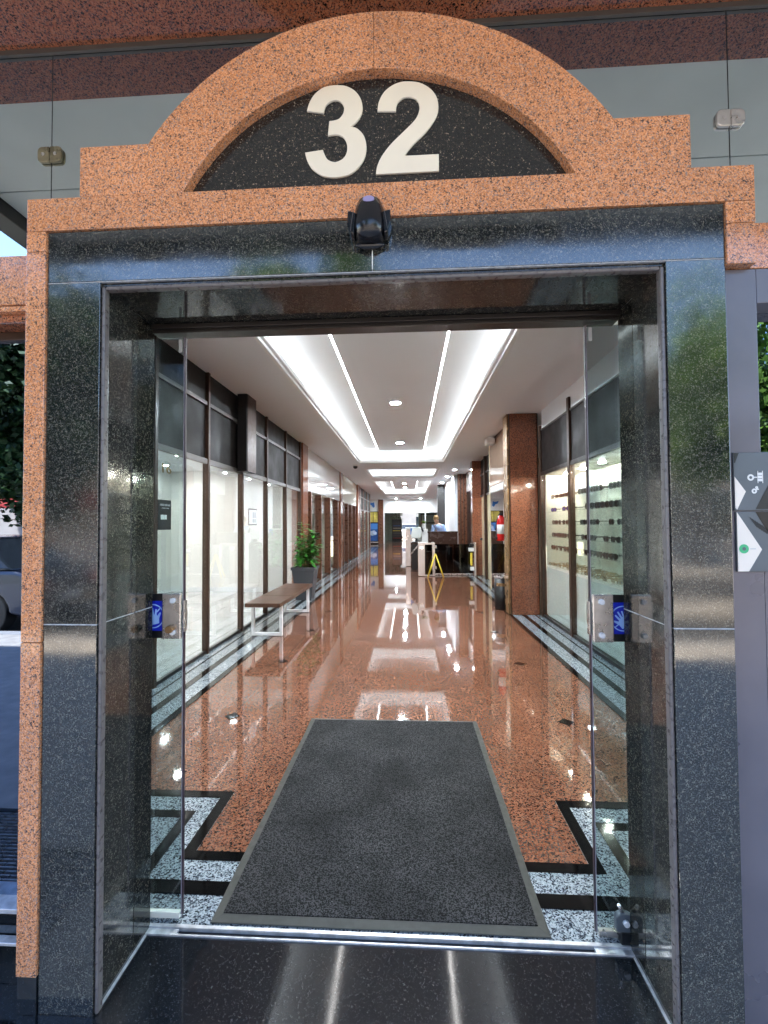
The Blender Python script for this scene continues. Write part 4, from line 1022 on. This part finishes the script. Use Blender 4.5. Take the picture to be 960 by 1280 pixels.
for k in range(15):
    a = random.uniform(0, 2 * math.pi); r = random.uniform(.02, .15)
    p0 = Vector((px + r * math.cos(a), py + r * math.sin(a), .625))
    h = random.uniform(.35, .72) if k else .90
    lean = Vector((math.cos(a), math.sin(a), 0)) * random.uniform(.05, .20)
    if k == 0: lean = Vector((-.10, -.02, 0))
    pts_ = [p0 + lean * (t_ ** 1.5) + Vector((0, 0, h * t_)) for t_ in (0, .25, .5, .75, 1)]
    for q, (a_, b_) in enumerate(zip(pts_, pts_[1:])): cyl(bs_, a_, b_, .008 - q * .0012, .008 - (q + 1) * .0012, 6)
    n = int(h * 26)
    for j in range(n):
        t_ = .22 + .78 * j / max(1, n - 1)
        c = p0 + lean * (t_ ** 1.5) + Vector((0, 0, h * t_))
        aa = j * 2.4 + random.uniform(-.4, .4)
        d_ = Vector((math.cos(aa), math.sin(aa), random.uniform(.0, .7)))
        leafmesh(bl, c, d_, random.uniform(.13, .20), random.uniform(.075, .115), curl=random.uniform(.15, .5))
for k in range(60):
    a = random.uniform(0, 2 * math.pi); c = Vector((px + .1 * math.cos(a), py + .1 * math.sin(a), random.uniform(.66, .95)))
    leafmesh(bl, c, Vector((math.cos(a), math.sin(a), random.uniform(-.1, .5))), random.uniform(.14, .2), random.uniform(.06, .09), curl=.5)
mk('stems', bs_, 'leaf1', pn)
mk('leaves', bl, 'potleaf', pn, smooth=True)

# floor mat
mt = thing('door_mat', 'large dark grey textured doormat with rubber edging just inside the doorway', 'doormat', (-.13, 2.55, 0))
bm = bmesh.new()
x0, x1, y0, y1 = -.755, .500, 1.672, 3.430
e = .034
pr = [(x0, x1, y0, y1, .0078), (x0 + .003, x1 - .003, y0 + .003, y1 - .003, .0105), (x0 + e, x1 - e, y0 + e, y1 - e, .0165)]
prev = None
for a, b_, c, d_, z in pr:
    cur = []
    N = 16
    def ed(p, q):
        return [(p[0] + (q[0] - p[0]) * i / N, p[1] + (q[1] - p[1]) * i / N) for i in range(N)]
    loop = ed((a, c), (b_, c)) + ed((b_, c), (b_, d_)) + ed((b_, d_), (a, d_)) + ed((a, d_), (a, c))
    cur = [bm.verts.new((x + .002 * math.sin(i * .9), y + .0015 * math.sin(i * .7), z)) for i, (x, y) in enumerate(loop)]
    if prev:
        for i in range(len(cur)): bm.faces.new((prev[i], prev[(i + 1) % len(cur)], cur[(i + 1) % len(cur)], cur[i]))
    prev = cur
bm.faces.new(prev)
mk('rubber_edging', bm, 'rubber', mt)
mk('textile_field', boxes((x0 + e + .002, x1 - e - .002, y0 + e + .002, y1 - e - .002, .012, .0195)), 'mat', mt, bevel=.002)

# ================================================================== RECEPTION AREA
def post(parent, x0, x1, y0, y1, z1):
    return mk('steel_post', boxes((x0, x1, y0, y1, .009, z1)), 'pinkmetal', parent, bevel=.01)
tn = thing('turnstile_gate', 'pinkish steel gate frame with an open middle, left of the yellow floor sign', 'turnstile', (.5, 12.9, 0))
post(tn, .262, .455, 12.7, 13.3, .955); post(tn, .665, .742, 12.7, 13.3, .955)
mk('top_bar', boxes((.456, .664, 12.72, 12.9, .90, .95)), 'pinkmetal', tn, bevel=.008)
mk('bottom_bar', boxes((.456, .664, 12.72, 12.9, .01, .045)), 'pinkmetal', tn, bevel=.006)
mk('glass_wing', boxes((.456, .664, 12.80, 12.82, .05, .895)), 'barrierglass', tn)
mk('reader', boxes((.30, .42, 12.695, 12.7, .78, .86)), 'paper', tn)
mk('arm', (lambda q: cyl(q, (.262, 12.9, .86), (.05, 12.85, .62), .018, .018, 10))(bmesh.new()), 'steel', tn)
tn2 = thing('turnstile_gate', 'tall pinkish turnstile pillar with a white top and blue screen, farthest to the left', 'turnstile', (0, 15.7, 0))
post(tn2, -.11, .14, 15.6, 16.2, 1.30); mk('screen', boxes((.06, .18, 15.56, 15.60, 1.12, 1.34)), 'posterblue', tn2, bevel=.004)
mk('head_box', boxes((-.12, .15, 15.59, 16.2, 1.301, 1.36)), 'paper', tn2, bevel=.01)
tn3 = thing('turnstile_gate', 'slim white gate post with small black boxes against the right pilaster', 'turnstile', (1.83, 12.9, 0))
post(tn3, 1.845, 1.90, 12.75, 12.95, .96)
mk('side_box', boxes((1.70, 1.843, 12.78, 12.9, .70, .80)), 'paper', tn3, bevel=.006); mk('side_box', boxes((1.72, 1.843, 12.78, 12.9, .84, .92)), 'darkmetal', tn3, bevel=.006)
mk('side_box', boxes((1.74, 1.843, 12.78, 12.9, .16, .26)), 'paper', tn3, bevel=.006); mk('yellow_handle', boxes((1.74, 1.80, 12.80, 12.86, .30, .66)), 'yellow', tn3, bevel=.01)
wf = thing('wet_floor_sign', 'yellow folding floor stand seen edge on as an inverted V before the gate', 'floor sign', (.73, 12.4, 0))
for s in (-1, 1):
    bmx = bmesh.new()
    for dy in (-.11, .11):
        cyl(bmx, (.735 + s * .012, 12.45 + dy * .4, .635), (.735 + s * .215, 12.45 + dy, .012), .016, .018, 8)
    cyl(bmx, (.735 + s * .15, 12.45 - .085, .21), (.735 + s * .15, 12.45 + .085, .21), .012, n=8)
    mk('folding_leg', bmx, 'yellow', wf)
mk('top_hinge', boxes((.715, .755, 12.40, 12.50, .62, .66)), 'yellow', wf, bevel=.006)
# glass barrier in front of the desk
gb = thing('glass_barrier', 'low dark glass barrier panels between the gate posts before the reception', 'barrier', (1.3, 13.0, 0))
mk('glass_panel', boxes((.745, 1.28, 13.02, 13.03, .06, .90)), 'barrierglass', gb); mk('glass_panel', boxes((1.285, 1.835, 13.02, 13.03, .06, .90)), 'barrierglass', gb)
mk('clip', boxes((.743, .80, 13.0, 13.05, .78, .86), (.743, .80, 13.0, 13.05, .18, .26)), 'paper', gb, bevel=.004)
mk('foot_rail', boxes((.745, 1.84, 13.0, 13.05, .009, .05)), 'steel', gb, bevel=.004)
# desk
dk = thing('reception_desk', 'dark brown reception desk with a raised counter on the right', 'desk', (1.1, 14.5, 0))
mk('desk_front', boxes((.62, 1.55, 14.3, 14.36, .008, 1.20)), 'desk', dk, bevel=.004)
mk('counter_top', boxes((.60, 1.56, 14.26, 14.70, 1.201, 1.245)), 'desk', dk, bevel=.006)
mk('desk_side', boxes((.62, .66, 14.362, 15.1, .008, 1.20)), 'desk', dk); mk('desk_side', boxes((1.51, 1.55, 14.362, 15.3, .008, 1.20)), 'desk', dk)
mk('work_top', boxes((.662, 1.508, 14.37, 15.1, .74, .77)), 'desk', dk)
wp = thing('white_counter', 'white counter block left of the dark reception desk', 'counter', (.5, 14.5, 0))
mk('counter_body', boxes((.42, .615, 14.4, 14.9, .008, 1.32), (.23, .40, 14.6, 14.9, .008, 1.05)), 'wallw', wp, bevel=.006)
mn = thing('monitor', 'pale grey screen turned away on the counter left of the reception desk', 'monitor', (.3, 14.3, 1.05))
bm = bmesh.new(); prism(bm, [(.10, 1.03), (.36, 1.03), (.41, 1.12), (.39, 1.38), (.12, 1.38), (.07, 1.12)], 14.25, 14.33); mk('screen_back', bm, 'soffit', mn, bevel=.02)
mk('stand', boxes((.20, .28, 14.27, 14.35, .93, 1.029), (.10, .38, 14.2, 14.42, .90, .929)), 'darkmetal', mn, bevel=.006)
mk('telephone', (lambda q: cyl(q, (.40, 14.3, 1.40), (.46, 14.28, 1.24), .035, .03, 10))(bmesh.new()), 'darkmetal', mn)
st_ = thing('side_stand', 'dark stand carrying the pale screen left of the counter', 'stand', (.24, 14.3, 0)); mk('stand_body', boxes((.06, .40, 14.15, 14.45, .008, .899)), 'desk', st_, bevel=.006); mk('stand_door', boxes((.09, .37, 14.14, 14.149, .05, .86)), 'trimdark', st_)
vp = thing('potted_plant', 'small green plant in a white pot on the counter by the person', 'plant', (.5, 14.65, 1.32))
bm = bmesh.new(); lathe(bm, (.50, 14.65, 1.321), [(.045, 0), (.06, .17), (.055, .175), (.001, .16)], 18); mk('pot', bm, 'paper', vp)
bm = bmesh.new()
for k in range(34):
    a = random.uniform(0, 6.28); leafmesh(bm, Vector((.50, 14.65, 1.48)), Vector((math.cos(a), math.sin(a), random.uniform(.4, 2.5))), random.uniform(.09, .19), .045)
mk('leaves', bm, 'leaf1', vp)

# the receptionist: standing behind the desk, bent towards the left, arms reaching to the desk
def skin(name, verts, edges, rad, mat, parent, levels=2):
    me = bpy.data.meshes.new(name); me.from_pydata(verts, edges, []); o = bpy.data.objects.new(name, me); C.objects.link(o)
    md = o.modifiers.new('skin', 'SKIN'); md.use_smooth_shade = True
    for i, r_ in enumerate(rad):
        sv = me.skin_vertices[0].data[i]; sv.radius = r_ if isinstance(r_, tuple) else (r_, r_); sv.use_root = (i == 0)
    s2 = o.modifiers.new('sub', 'SUBSURF'); s2.levels = levels; s2.render_levels = levels
    dg = bpy.context.evaluated_depsgraph_get(); m2 = bpy.data.meshes.new_from_object(o.evaluated_get(dg))
    bpy.data.objects.remove(o); m2.materials.clear(); m2.materials.append(M[mat])
    for f in m2.polygons: f.use_smooth = True; f.material_index = 0
    o = bpy.data.objects.new(name, m2); C.objects.link(o); o.parent = parent; o.location = -Vector(parent.location)
    return o
pe = thing('person', 'person with short blond hair in a light blue shirt behind the reception desk', 'person', (1.08, 15.25, 0))
X0, Y0 = 1.08, 15.25
V = [(X0, Y0, .95), (X0 - .01, Y0 - .02, 1.12), (X0 - .04, Y0 - .05, 1.30), (X0 - .08, Y0 - .08, 1.43), (X0 - .11, Y0 - .10, 1.50), (X0 - .135, Y0 - .12, 1.56), (X0 - .16, Y0 - .14, 1.64), (X0 - .165, Y0 - .14, 1.71),
     (X0 - .10, Y0, .88), (X0 - .11, Y0 - .02, .48), (X0 - .11, Y0 + .02, .10), (X0 - .12, Y0 - .12, .045),
     (X0 + .10, Y0, .88), (X0 + .12, Y0 - .02, .48), (X0 + .12, Y0 + .02, .10), (X0 + .13, Y0 - .12, .045),
     (X0 - .24, Y0 - .12, 1.40), (X0 - .30, Y0 - .20, 1.16), (X0 - .26, Y0 - .40, .98), (X0 - .25, Y0 - .50, .95),
     (X0 + .09, Y0 - .06, 1.40), (X0 + .17, Y0 - .16, 1.17), (X0 + .08, Y0 - .38, 1.00), (X0 + .05, Y0 - .48, .96)]
E_ = [(0, 1), (1, 2), (2, 3), (3, 4), (4, 5), (5, 6), (6, 7), (0, 8), (8, 9), (9, 10), (10, 11), (0, 12), (12, 13), (13, 14), (14, 15), (3, 16), (16, 17), (17, 18), (18, 19), (3, 20), (20, 21), (21, 22), (22, 23)]
Rd = [(.15, .10), (.14, .10), (.16, .11), (.12, .09), .055, (.075, .08), (.08, .095), (.055, .065), .085, .055, .04, .035, .085, .055, .04, .035, .055, .042, .032, .028, .055, .042, .032, .028]
body = skin('body', V, E_, Rd, 'skin', pe)
skin('trousers', [V[0], V[8], V[9], V[10], V[12], V[13], V[14]], [(0, 1), (1, 2), (2, 3), (0, 4), (4, 5), (5, 6)], [(.165, .115), .10, .07, .06, .10, .07, .06], 'trouser', pe)
skin('shirt', [V[1], V[2], V[3], (X0 - .095, Y0 - .09, 1.47), V[16], V[17], V[20], V[21], (X0, Y0, .97)], [(0, 1), (1, 2), (2, 3), (2, 4), (4, 5), (2, 6), (6, 7), (0, 8)], [(.155, .115), (.175, .125), (.14, .105), .075, .072, .058, .072, .058, (.16, .115)], 'shirt', pe)
hc = Vector((X0 - .155, Y0 - .125, 1.68))
bm = bmesh.new(); bmesh.ops.create_uvsphere(bm, u_segments=24, v_segments=14, radius=1)
for v in bm.verts:
    q = v.co; v.co = Vector((q.x * .092, q.y * .108, q.z * .105))
    if q.y * .85 + q.x * .5 < -.25 and q.z < .42: v.co *= .62                       # face left free at the front
    v.co += hc
mk('hair', bm, 'hair', pe, smooth=True)
bm = bmesh.new()
for s in (-1, 1):
    lathe(bm, (hc.x + s * .030 - .01, hc.y - .098, hc.z - .03), [(.001, -.006), (.010, -.003), (.010, .003), (.001, .006)], 10)
mk('eyes', bm, 'trimdark', pe)
bm = bmesh.new(); cyl(bm, (hc.x - .01, hc.y - .090, hc.z - .03), (hc.x - .01, hc.y - .118, hc.z - .062), .008, .013, 10); mk('nose', bm, 'skin', pe, smooth=True)
bm = boxes((hc.x - .03, hc.x + .01, hc.y - .097, hc.y - .09, hc.z - .088, hc.z - .080)); mk('mouth', bm, 'carred', pe, bevel=.003)
for s in (-1, 1):
    hx_, hy_, hz_ = (V[19] if s < 0 else V[23])
    bm = bmesh.new()
    bmesh.ops.create_uvsphere(bm, u_segments=12, v_segments=8, radius=1)
    for v in bm.verts: v.co = Vector((v.co.x * .040 + hx_, v.co.y * .050 + hy_ - .04, v.co.z * .016 + hz_ - .005))
    for i, (L_, dx) in enumerate(((.060, -.030), (.072, -.011), (.068, .010), (.052, .028))):
        a = Vector((hx_ + dx, hy_ - .080, hz_ - .006)); b_ = a + Vector((dx * .25, -L_ * .55, -.004)); c = b_ + Vector((0, -L_ * .4, -.016))
        cyl(bm, a, b_, .009, .008, 8); cyl(bm, b_, c, .008, .006, 8)
    a = Vector((hx_ - s * .034, hy_ - .03, hz_ - .006)); b_ = a + Vector((-s * .028, -.028, -.004)); cyl(bm, a, b_, .011, .008, 8); cyl(bm, b_, b_ + Vector((-s * .006, -.024, -.006)), .008, .006, 8)
    mk('hand', bm, 'skin', pe, smooth=True)

# ================================================================== FAR END
fw = thing('end_wall', 'white bulkhead over the glazed opening at the far end of the corridor', 'wall', (0, 33, 0))
mk('bulkhead', boxes((-1.86, 4.2, 33, 33.2, 2.30, ZC + .05)), 'wallw', fw)
mk('pier', boxes((-2.24, -1.87, 32.9, 33.3, .006, ZC - .001)), 'trim_red', fw, bevel=.006)
mk('door_frame', boxes((-1.86, -1.78, 33, 33.1, 0.006, 2.298), (1.2, 1.27, 33, 33.1, 0.006, 2.298)), 'wallw', fw, bevel=.004)
mk('right_return', boxes((3.6, 4.2, 14, 33, 0, ZC)), 'wallw', fw)
mk('side_return', boxes((2.2, 3.6, 13.9, 14.0, 0, ZC)), 'wallw', fw)
mk('pane', boxes((-1.78, -1.45, 33.02, 33.04, .02, 2.29), (.55, 1.2, 33.02, 33.04, 1.2, 2.29)), 'glass', fw)
for i, (x, y) in enumerate([(-.9, 32.0), (.9, 32.0)]):  # two fill spots added to brighten the bulkhead and far ceiling
    dl = thing('downlight', ['left', 'right'][i] + ' added fill spotlight in the ceiling close to the far white bulkhead', 'downlight', (x, y, ZC), 'added fill spotlights before the far bulkhead')
    bmx = bmesh.new(); lathe(bmx, (x, y, ZC - .016), [(.06, 0), (.08, .0), (.08, .015), (.06, .015)], 20); mk('rim', bmx, 'gypsum', dl)
    bmx = bmesh.new(); lathe(bmx, (x, y, ZC - .012), [(.001, 0), (.059, 0), (.059, .01), (.001, .01)], 20); mk('lamp_disc', bmx, 'down', dl)
for i, (x, y) in enumerate([(-2, 36), (.2, 37.5), (2.4, 36)]):  # fill lamps added to lift the dark lobby end
    dl = thing('lobby_fill_lamp', ['left', 'middle', 'right'][i] + ' added fill lamp on the ceiling of the far lobby', 'fill lamp', (x, y, 3.0), 'added fill lamps in the far lobby')
    bmx = bmesh.new(); lathe(bmx, (x, y, 2.97), [(.001, 0), (.15, 0), (.16, .02), (.001, .029)], 20); mk('lamp_disc', bmx, 'lobbyfill', dl)
pw = thing('poster_window', 'window with yellow and blue sea posters below a blue emblem, far left end', 'poster', (-2.6, 33, 0))
mk('upper_board', boxes((-3.3, -2.245, 33, 33.1, 2.42, ZC - .001)), 'paper', pw)
bm = bmesh.new(); prism(bm, [(-2.98, 3.12), (-2.72, 3.05), (-2.55, 3.10), (-2.50, 2.78), (-2.62, 2.68), (-2.74, 2.88), (-2.90, 2.92)], 32.98, 32.998); mk('blue_emblem', bm, 'posterblue', pw)
mk('yellow_poster', boxes((-3.1, -2.64, 32.98, 33.0, 1.62, 2.36), (-2.6, -2.28, 32.98, 33.0, 1.62, 2.36)), 'sand', pw, bevel=.004)
mk('sea_poster', boxes((-3.1, -2.28, 32.97, 33.0, .24, 1.55)), 'sea', pw, bevel=.004)
bm = bmesh.new(); prism(bm, [(-3.0, .70), (-2.80, .95), (-2.55, 1.02), (-2.35, .84), (-2.4, .68), (-2.7, .62)], 32.955, 32.968); mk('cloud_print', bm, 'cloud', pw)
mk('sky_print', boxes((-3.08, -2.3, 32.955, 32.968, 1.1, 1.5)), 'posterblue', pw)
mk('window_frame', boxes((-3.3, -2.245, 33.0, 33.06, 0, 2.41)), 'trimdark', pw)
mk('sill', boxes((-3.3, -2.245, 32.93, 33.0, .10, .17)), 'steel', pw, bevel=.004)
lwl = thing('side_wall_end', 'short white side wall closing the recess by the poster window', 'wall', (-3.4, 30, 0)); mk('wall_face', boxes((-3.4, -3.3, 27.4, 33.2, 0, ZC), (-3.4, XL - .03, 27.4, 27.5, 0, ZC)), 'wallw', lwl)
# the lobby beyond
lb = thing('far_lobby', 'dim far lobby with a green grey back wall seen through the end opening', 'room', (0, 38, 0))
mk('back_wall', boxes((-3.5, -.75, 40.8, 40.9, 0, 3.2), (.9, 4.2, 40.8, 40.9, 0, 3.2), (-.75, .9, 40.8, 40.9, 2.5, 3.2)), 'greengrey', lb)
mk('lobby_ceiling', boxes((-3.5, 4.2, 33.2, 40.9, 3.0, 3.1)), 'panel', lb)
mk('lobby_side', boxes((-3.6, -3.5, 33.2, 41, 0, 3.2), (4.2, 4.3, 33.2, 41, 0, 3.2)), 'greengrey', lb)
bk = thing('display_rack', 'dark tall rack with small coloured goods in the far lobby', 'rack', (-.9, 36, 0))
mk('rack_frame', boxes((-1.35, -.55, 36.2, 36.5, .008, 1.85)), 'darkmetal', bk, bevel=.01)
for i in range(7): mk('goods_row', boxes((-1.28 + .02 * (i % 3), -.62 - .05 * (i % 2), 36.12, 36.199, .30 + i * .2, .36 + i * .2)), ['carred', 'trim', 'rail', 'yellow', 'pinkmetal', 'sea', 'trim'][i], bk, bevel=.004)
ft = thing('tall_potted_plant', 'tall dark leafy plant rising behind the rack in the far lobby', 'plant', (-1.0, 37, 0))
bm = bmesh.new(); lathe(bm, (-1.0, 37, .008), [(.18, 0), (.24, .4), (.22, .41), (.001, .38)], 18); mk('pot', bm, 'darkmetal', ft)
bm = bmesh.new()
for k in range(160):
    a = random.uniform(0, 6.28); zz = random.uniform(1.2, 2.5); leafmesh(bm, Vector((-1.0 + .3 * math.cos(a), 37 + .3 * math.sin(a), zz)), Vector((math.cos(a), math.sin(a), random.uniform(-.3, .8))), .3, .1)
mk('leaves', bm, 'leaf2', ft)
bm = bmesh.new(); cyl(bm, (-1.0, 37, .4), (-1.0, 37, 2.0), .03, .015, 8); mk('stem', bm, 'bark', ft)
vs = thing('picture_frame', 'dark framed picture on the back wall of the far lobby', 'picture', (.9, 40.7, 1.9)); mk('frame', boxes((1.1, 2.5, 40.74, 40.79, 1.5, 2.4)), 'trimdark', vs, bevel=.01); mk('print', boxes((1.2, 2.4, 40.72, 40.739, 1.6, 2.3)), 'greengrey', vs)

# ------------------------------------------------------------------ car builder
def car(label, loc, yaw, paint, L=4.2, W=1.75):
    t = thing('parked_car', label, 'car', (0, 0, 0))
    bm = bmesh.new()
    low = [(-L / 2, .38), (-L / 2 + .03, .70), (-L / 2 + .25, .86), (-L * .24, .95), (L * .40, .97), (L / 2 - .04, .88), (L / 2, .55), (L / 2 - .05, .30), (L * .34 + .36, .28)]
    for c_ in (L * .30, -L * .31):
        low += [(c_ + .34 * math.cos(a), .32 + .34 * math.sin(a)) for a in [math.pi * i / 8 for i in range(9)]]
    low += [(-L / 2 + .06, .28)]
    prism(bm, low, -W / 2, W / 2); mk('body', bm, paint, t, bevel=.05, segs=3)
    bm = bmesh.new()
    cab = [(-L * .24, .952), (-L * .08, 1.42), (L * .02, 1.46), (L * .22, 1.44), (L * .38, .972)]
    A = [bm.verts.new((x, -W / 2 + .06 + (.14 if z > 1.2 else 0), z)) for x, z in cab]; B = [bm.verts.new((x, W / 2 - .06 - (.14 if z > 1.2 else 0), z)) for x, z in cab]
    bm.faces.new(A); bm.faces.new(B[::-1])
    for i in range(5): bm.faces.new((A[i], B[i], B[(i + 1) % 5], A[(i + 1) % 5]))
    mk('windows', bm, 'pane', t, bevel=.04)
    bm = bmesh.new()
    rf = [(-L * .08, 1.425), (L * .02, 1.465), (L * .22, 1.445), (L * .22, 1.475), (L * .02, 1.495), (-L * .08, 1.45)]
    prism(bm, rf, -W / 2 + .2, W / 2 - .2); mk('roof', bm, paint, t, bevel=.01)
    for x in (L * .30, -L * .31):
        for s in (-1, 1):
            bm = bmesh.new(); cyl(bm, (x, s * (W / 2 - .20), .32), (x, s * (W / 2 + .01), .32), .315, n=28); wh = mk('wheel', bm, 'tyre', t, bevel=.02)
            bm = bmesh.new(); cyl(bm, (x, s * (W / 2 + .011), .32), (x, s * (W / 2 + .02), .32), .20, n=20); mk('rim', bm, 'steel', wh)
    for s in (-1, 1):
        mk('headlight', boxes((-L / 2 - .005, -L / 2 + .12, s * (W / 2 - .42), s * (W / 2 - .10), .62, .74)), 'paper', t, bevel=.02)
        mk('tail_light', boxes((L / 2 - .09, L / 2 + .006, s * (W / 2 - .30), s * (W / 2 - .06), .66, .84)), 'carred', t, bevel=.02)
    mk('number_plate', boxes((L / 2 - .02, L / 2 + .014, -.2, .2, .48, .60)), 'paper', t, bevel=.004)
    t.location = loc; t.rotation_euler = (0, 0, yaw)
    return t
struct('rear_street', boxes((-20, 20, 41.3, 90, -.1, -.02)), 'pave')
car('white car parked in the daylight outside the far end of the corridor', (.05, 46.5, -.02), R(90), 'carwhite')
fb = thing('house_beyond', 'pale house across the street beyond the far end', 'house', (0, 60, 0))
mk('wall', boxes((-14, 14, 60, 66, -.02, 8)), 'facade', fb)
for x in (-4.5, -1.5, 1.5, 4.5): mk('window', boxes((x - .5, x + .5, 59.95, 60, 1, 2.4)), 'pane', fb)

# ================================================================== THE STREET BEHIND THE CAMERA (seen mirrored in the stone and the windows)
def tree(label, x, y, h, cr, seed, leaf, trunk_h=2.4, n=16000):
    rnd = random.Random(seed)
    t = thing('street_tree', label, 'tree', (x, y, -.02), 'street trees opposite the doorway')
    bm = bmesh.new(); top = Vector((x, y, trunk_h)); cyl(bm, (x, y, -.02), top, .17, .12, 12)
    tips = []
    for k in range(9):
        a = k * 2.4 + rnd.uniform(-.4, .4); L_ = rnd.uniform(.6, 1.0)
        e = Vector((x + cr * .62 * L_ * math.cos(a), y + cr * .62 * L_ * math.sin(a), trunk_h + (h - trunk_h) * rnd.uniform(.35, .85)))
        mid = top.lerp(e, .5) + Vector((0, 0, -.25)); cyl(bm, top, mid, .09, .06, 8); cyl(bm, mid, e, .06, .025, 8)
        tips.append((mid, .6)); tips.append((e, 1.0))
    mk('trunk', bm, 'bark', t)
    clumps = []
    for e, k in tips:
        for _ in range(3): clumps.append((e + Vector((rnd.gauss(0, .35), rnd.gauss(0, .35), rnd.gauss(0, .3))) * cr * .4, rnd.uniform(.28, .5) * cr * k))
    vs_, fs_ = [], []
    for i in range(n):
        c, r_ = rnd.choice(clumps)
        u = Vector((rnd.gauss(0, 1), rnd.gauss(0, 1), rnd.gauss(0, 1))).normalized() * r_ * rnd.random() ** .4
        q = c + u; s1 = Vector((rnd.gauss(0, 1), rnd.gauss(0, 1), rnd.gauss(0, .5))).normalized() * rnd.uniform(.05, .10); s2 = s1.cross(Vector((rnd.gauss(0, 1), rnd.gauss(0, 1), rnd.gauss(0, 1)))).normalized() * rnd.uniform(.035, .06)
        b0 = len(vs_); vs_ += [q - s1, q - s2, q + s1, q + s2]; fs_.append((b0, b0 + 1, b0 + 2, b0 + 3))
    me = bpy.data.meshes.new('crown'); me.from_pydata(vs_, [], fs_); me.materials.append(M[leaf])
    o = bpy.data.objects.new('crown', me); C.objects.link(o); o.parent = t; o.location = -Vector(t.location)
    return t
tree('street tree with a broad light green crown left of the doorway axis', -2.0, -5.8, 7.3, 1.5, 11, 'leaf1', n=16000)
tree('dark green street tree farther left along the kerb', -7.6, -5.8, 6.2, 2.6, 12, 'leaf2', trunk_h=2.0, n=36000)
tree('street tree with a light crown right of the doorway axis', 6.2, -5.8, 4.9, 1.7, 13, 'leaf1')
tree('dark street tree on the opposite pavement behind the parked car', -12.5, -12.4, 9.5, 3.6, 14, 'leaf2')
tree('tall street tree on the opposite pavement to the right', 9.5, -12.6, 9.5, 3.4, 15, 'leaf1')
car('dark car parked at the kerb left of the doorway', (-7.6, -4.3, -.15), 0, 'carpaint')
car('second dark car parked at the kerb to the right', (8.0, -4.3, -.15), 0, 'trimdark')
def house(label, x0, x1, y0, h, mat, floors):
    t = thing('house', label, 'house', ((x0 + x1) / 2, y0, 0))
    mk('wall', boxes((x0, x1, y0 - 8, y0, -.02, h)), mat, t)
    mk('cornice', boxes((x0 - .1, x1 + .1, y0 - .001, y0 + .25, h - .3, h)), 'kerb', t)
    fh = h / floors
    n = int((x1 - x0) / 2.2)
    for f in range(floors):
        for i in range(n):
            xc = x0 + (i + .5) * (x1 - x0) / n; zb = f * fh + .9
            wd = mk('window', boxes((xc - .6, xc + .6, y0 + .002, y0 + .06, zb, zb + fh * .48)), 'kerb', t)
            mk('glazing', boxes((xc - .52, xc + .52, y0 + .061, y0 + .07, zb + .08, zb + fh * .48 - .08)), 'pane', wd)
    return t
house('cream house across the street to the left', -26, -8, -15.2, 7.0, 'facade', 2)
house('grey house across the street opposite the doorway', -7.8, 4, -15.2, 5.5, 'facade2', 2)
house('pale house across the street to the right', 4.4, 22, -15.2, 7.5, 'facade', 2)
aw = thing('awning', 'red awning over the shop across the street to the left', 'awning', (-14, -14.2, 2.6))
bm = bmesh.new(); prism(bm, [(-15.19, 2.9), (-13.6, 2.35), (-13.6, 2.2), (-15.19, 2.75)], -17, -10, 'X'); mk('canvas', bm, 'carred', aw)
for x in (-16.8, -13.5, -10.2): 
    bm = bmesh.new(); cyl(bm, (x, -13.7, 0), (x, -13.7, 2.3), .04, n=8); mk('post', bm, 'carred', aw)
gr = thing('floor_grating', 'ribbed metal floor grating let into the pavement left of the doorway', 'grating', (-2, .9, 0))
bm = bmesh.new()
for i in range(22): box(bm, -2.9, -1.35, .70 + i * .022, .708 + i * .022, -.015, -.004)
mk('bars', bm, 'steel', gr); mk('frame', boxes((-2.93, -1.32, .67, .695, -.0155, -.002), (-2.93, -1.32, 1.19, 1.215, -.0155, -.002)), 'darkmetal', gr)
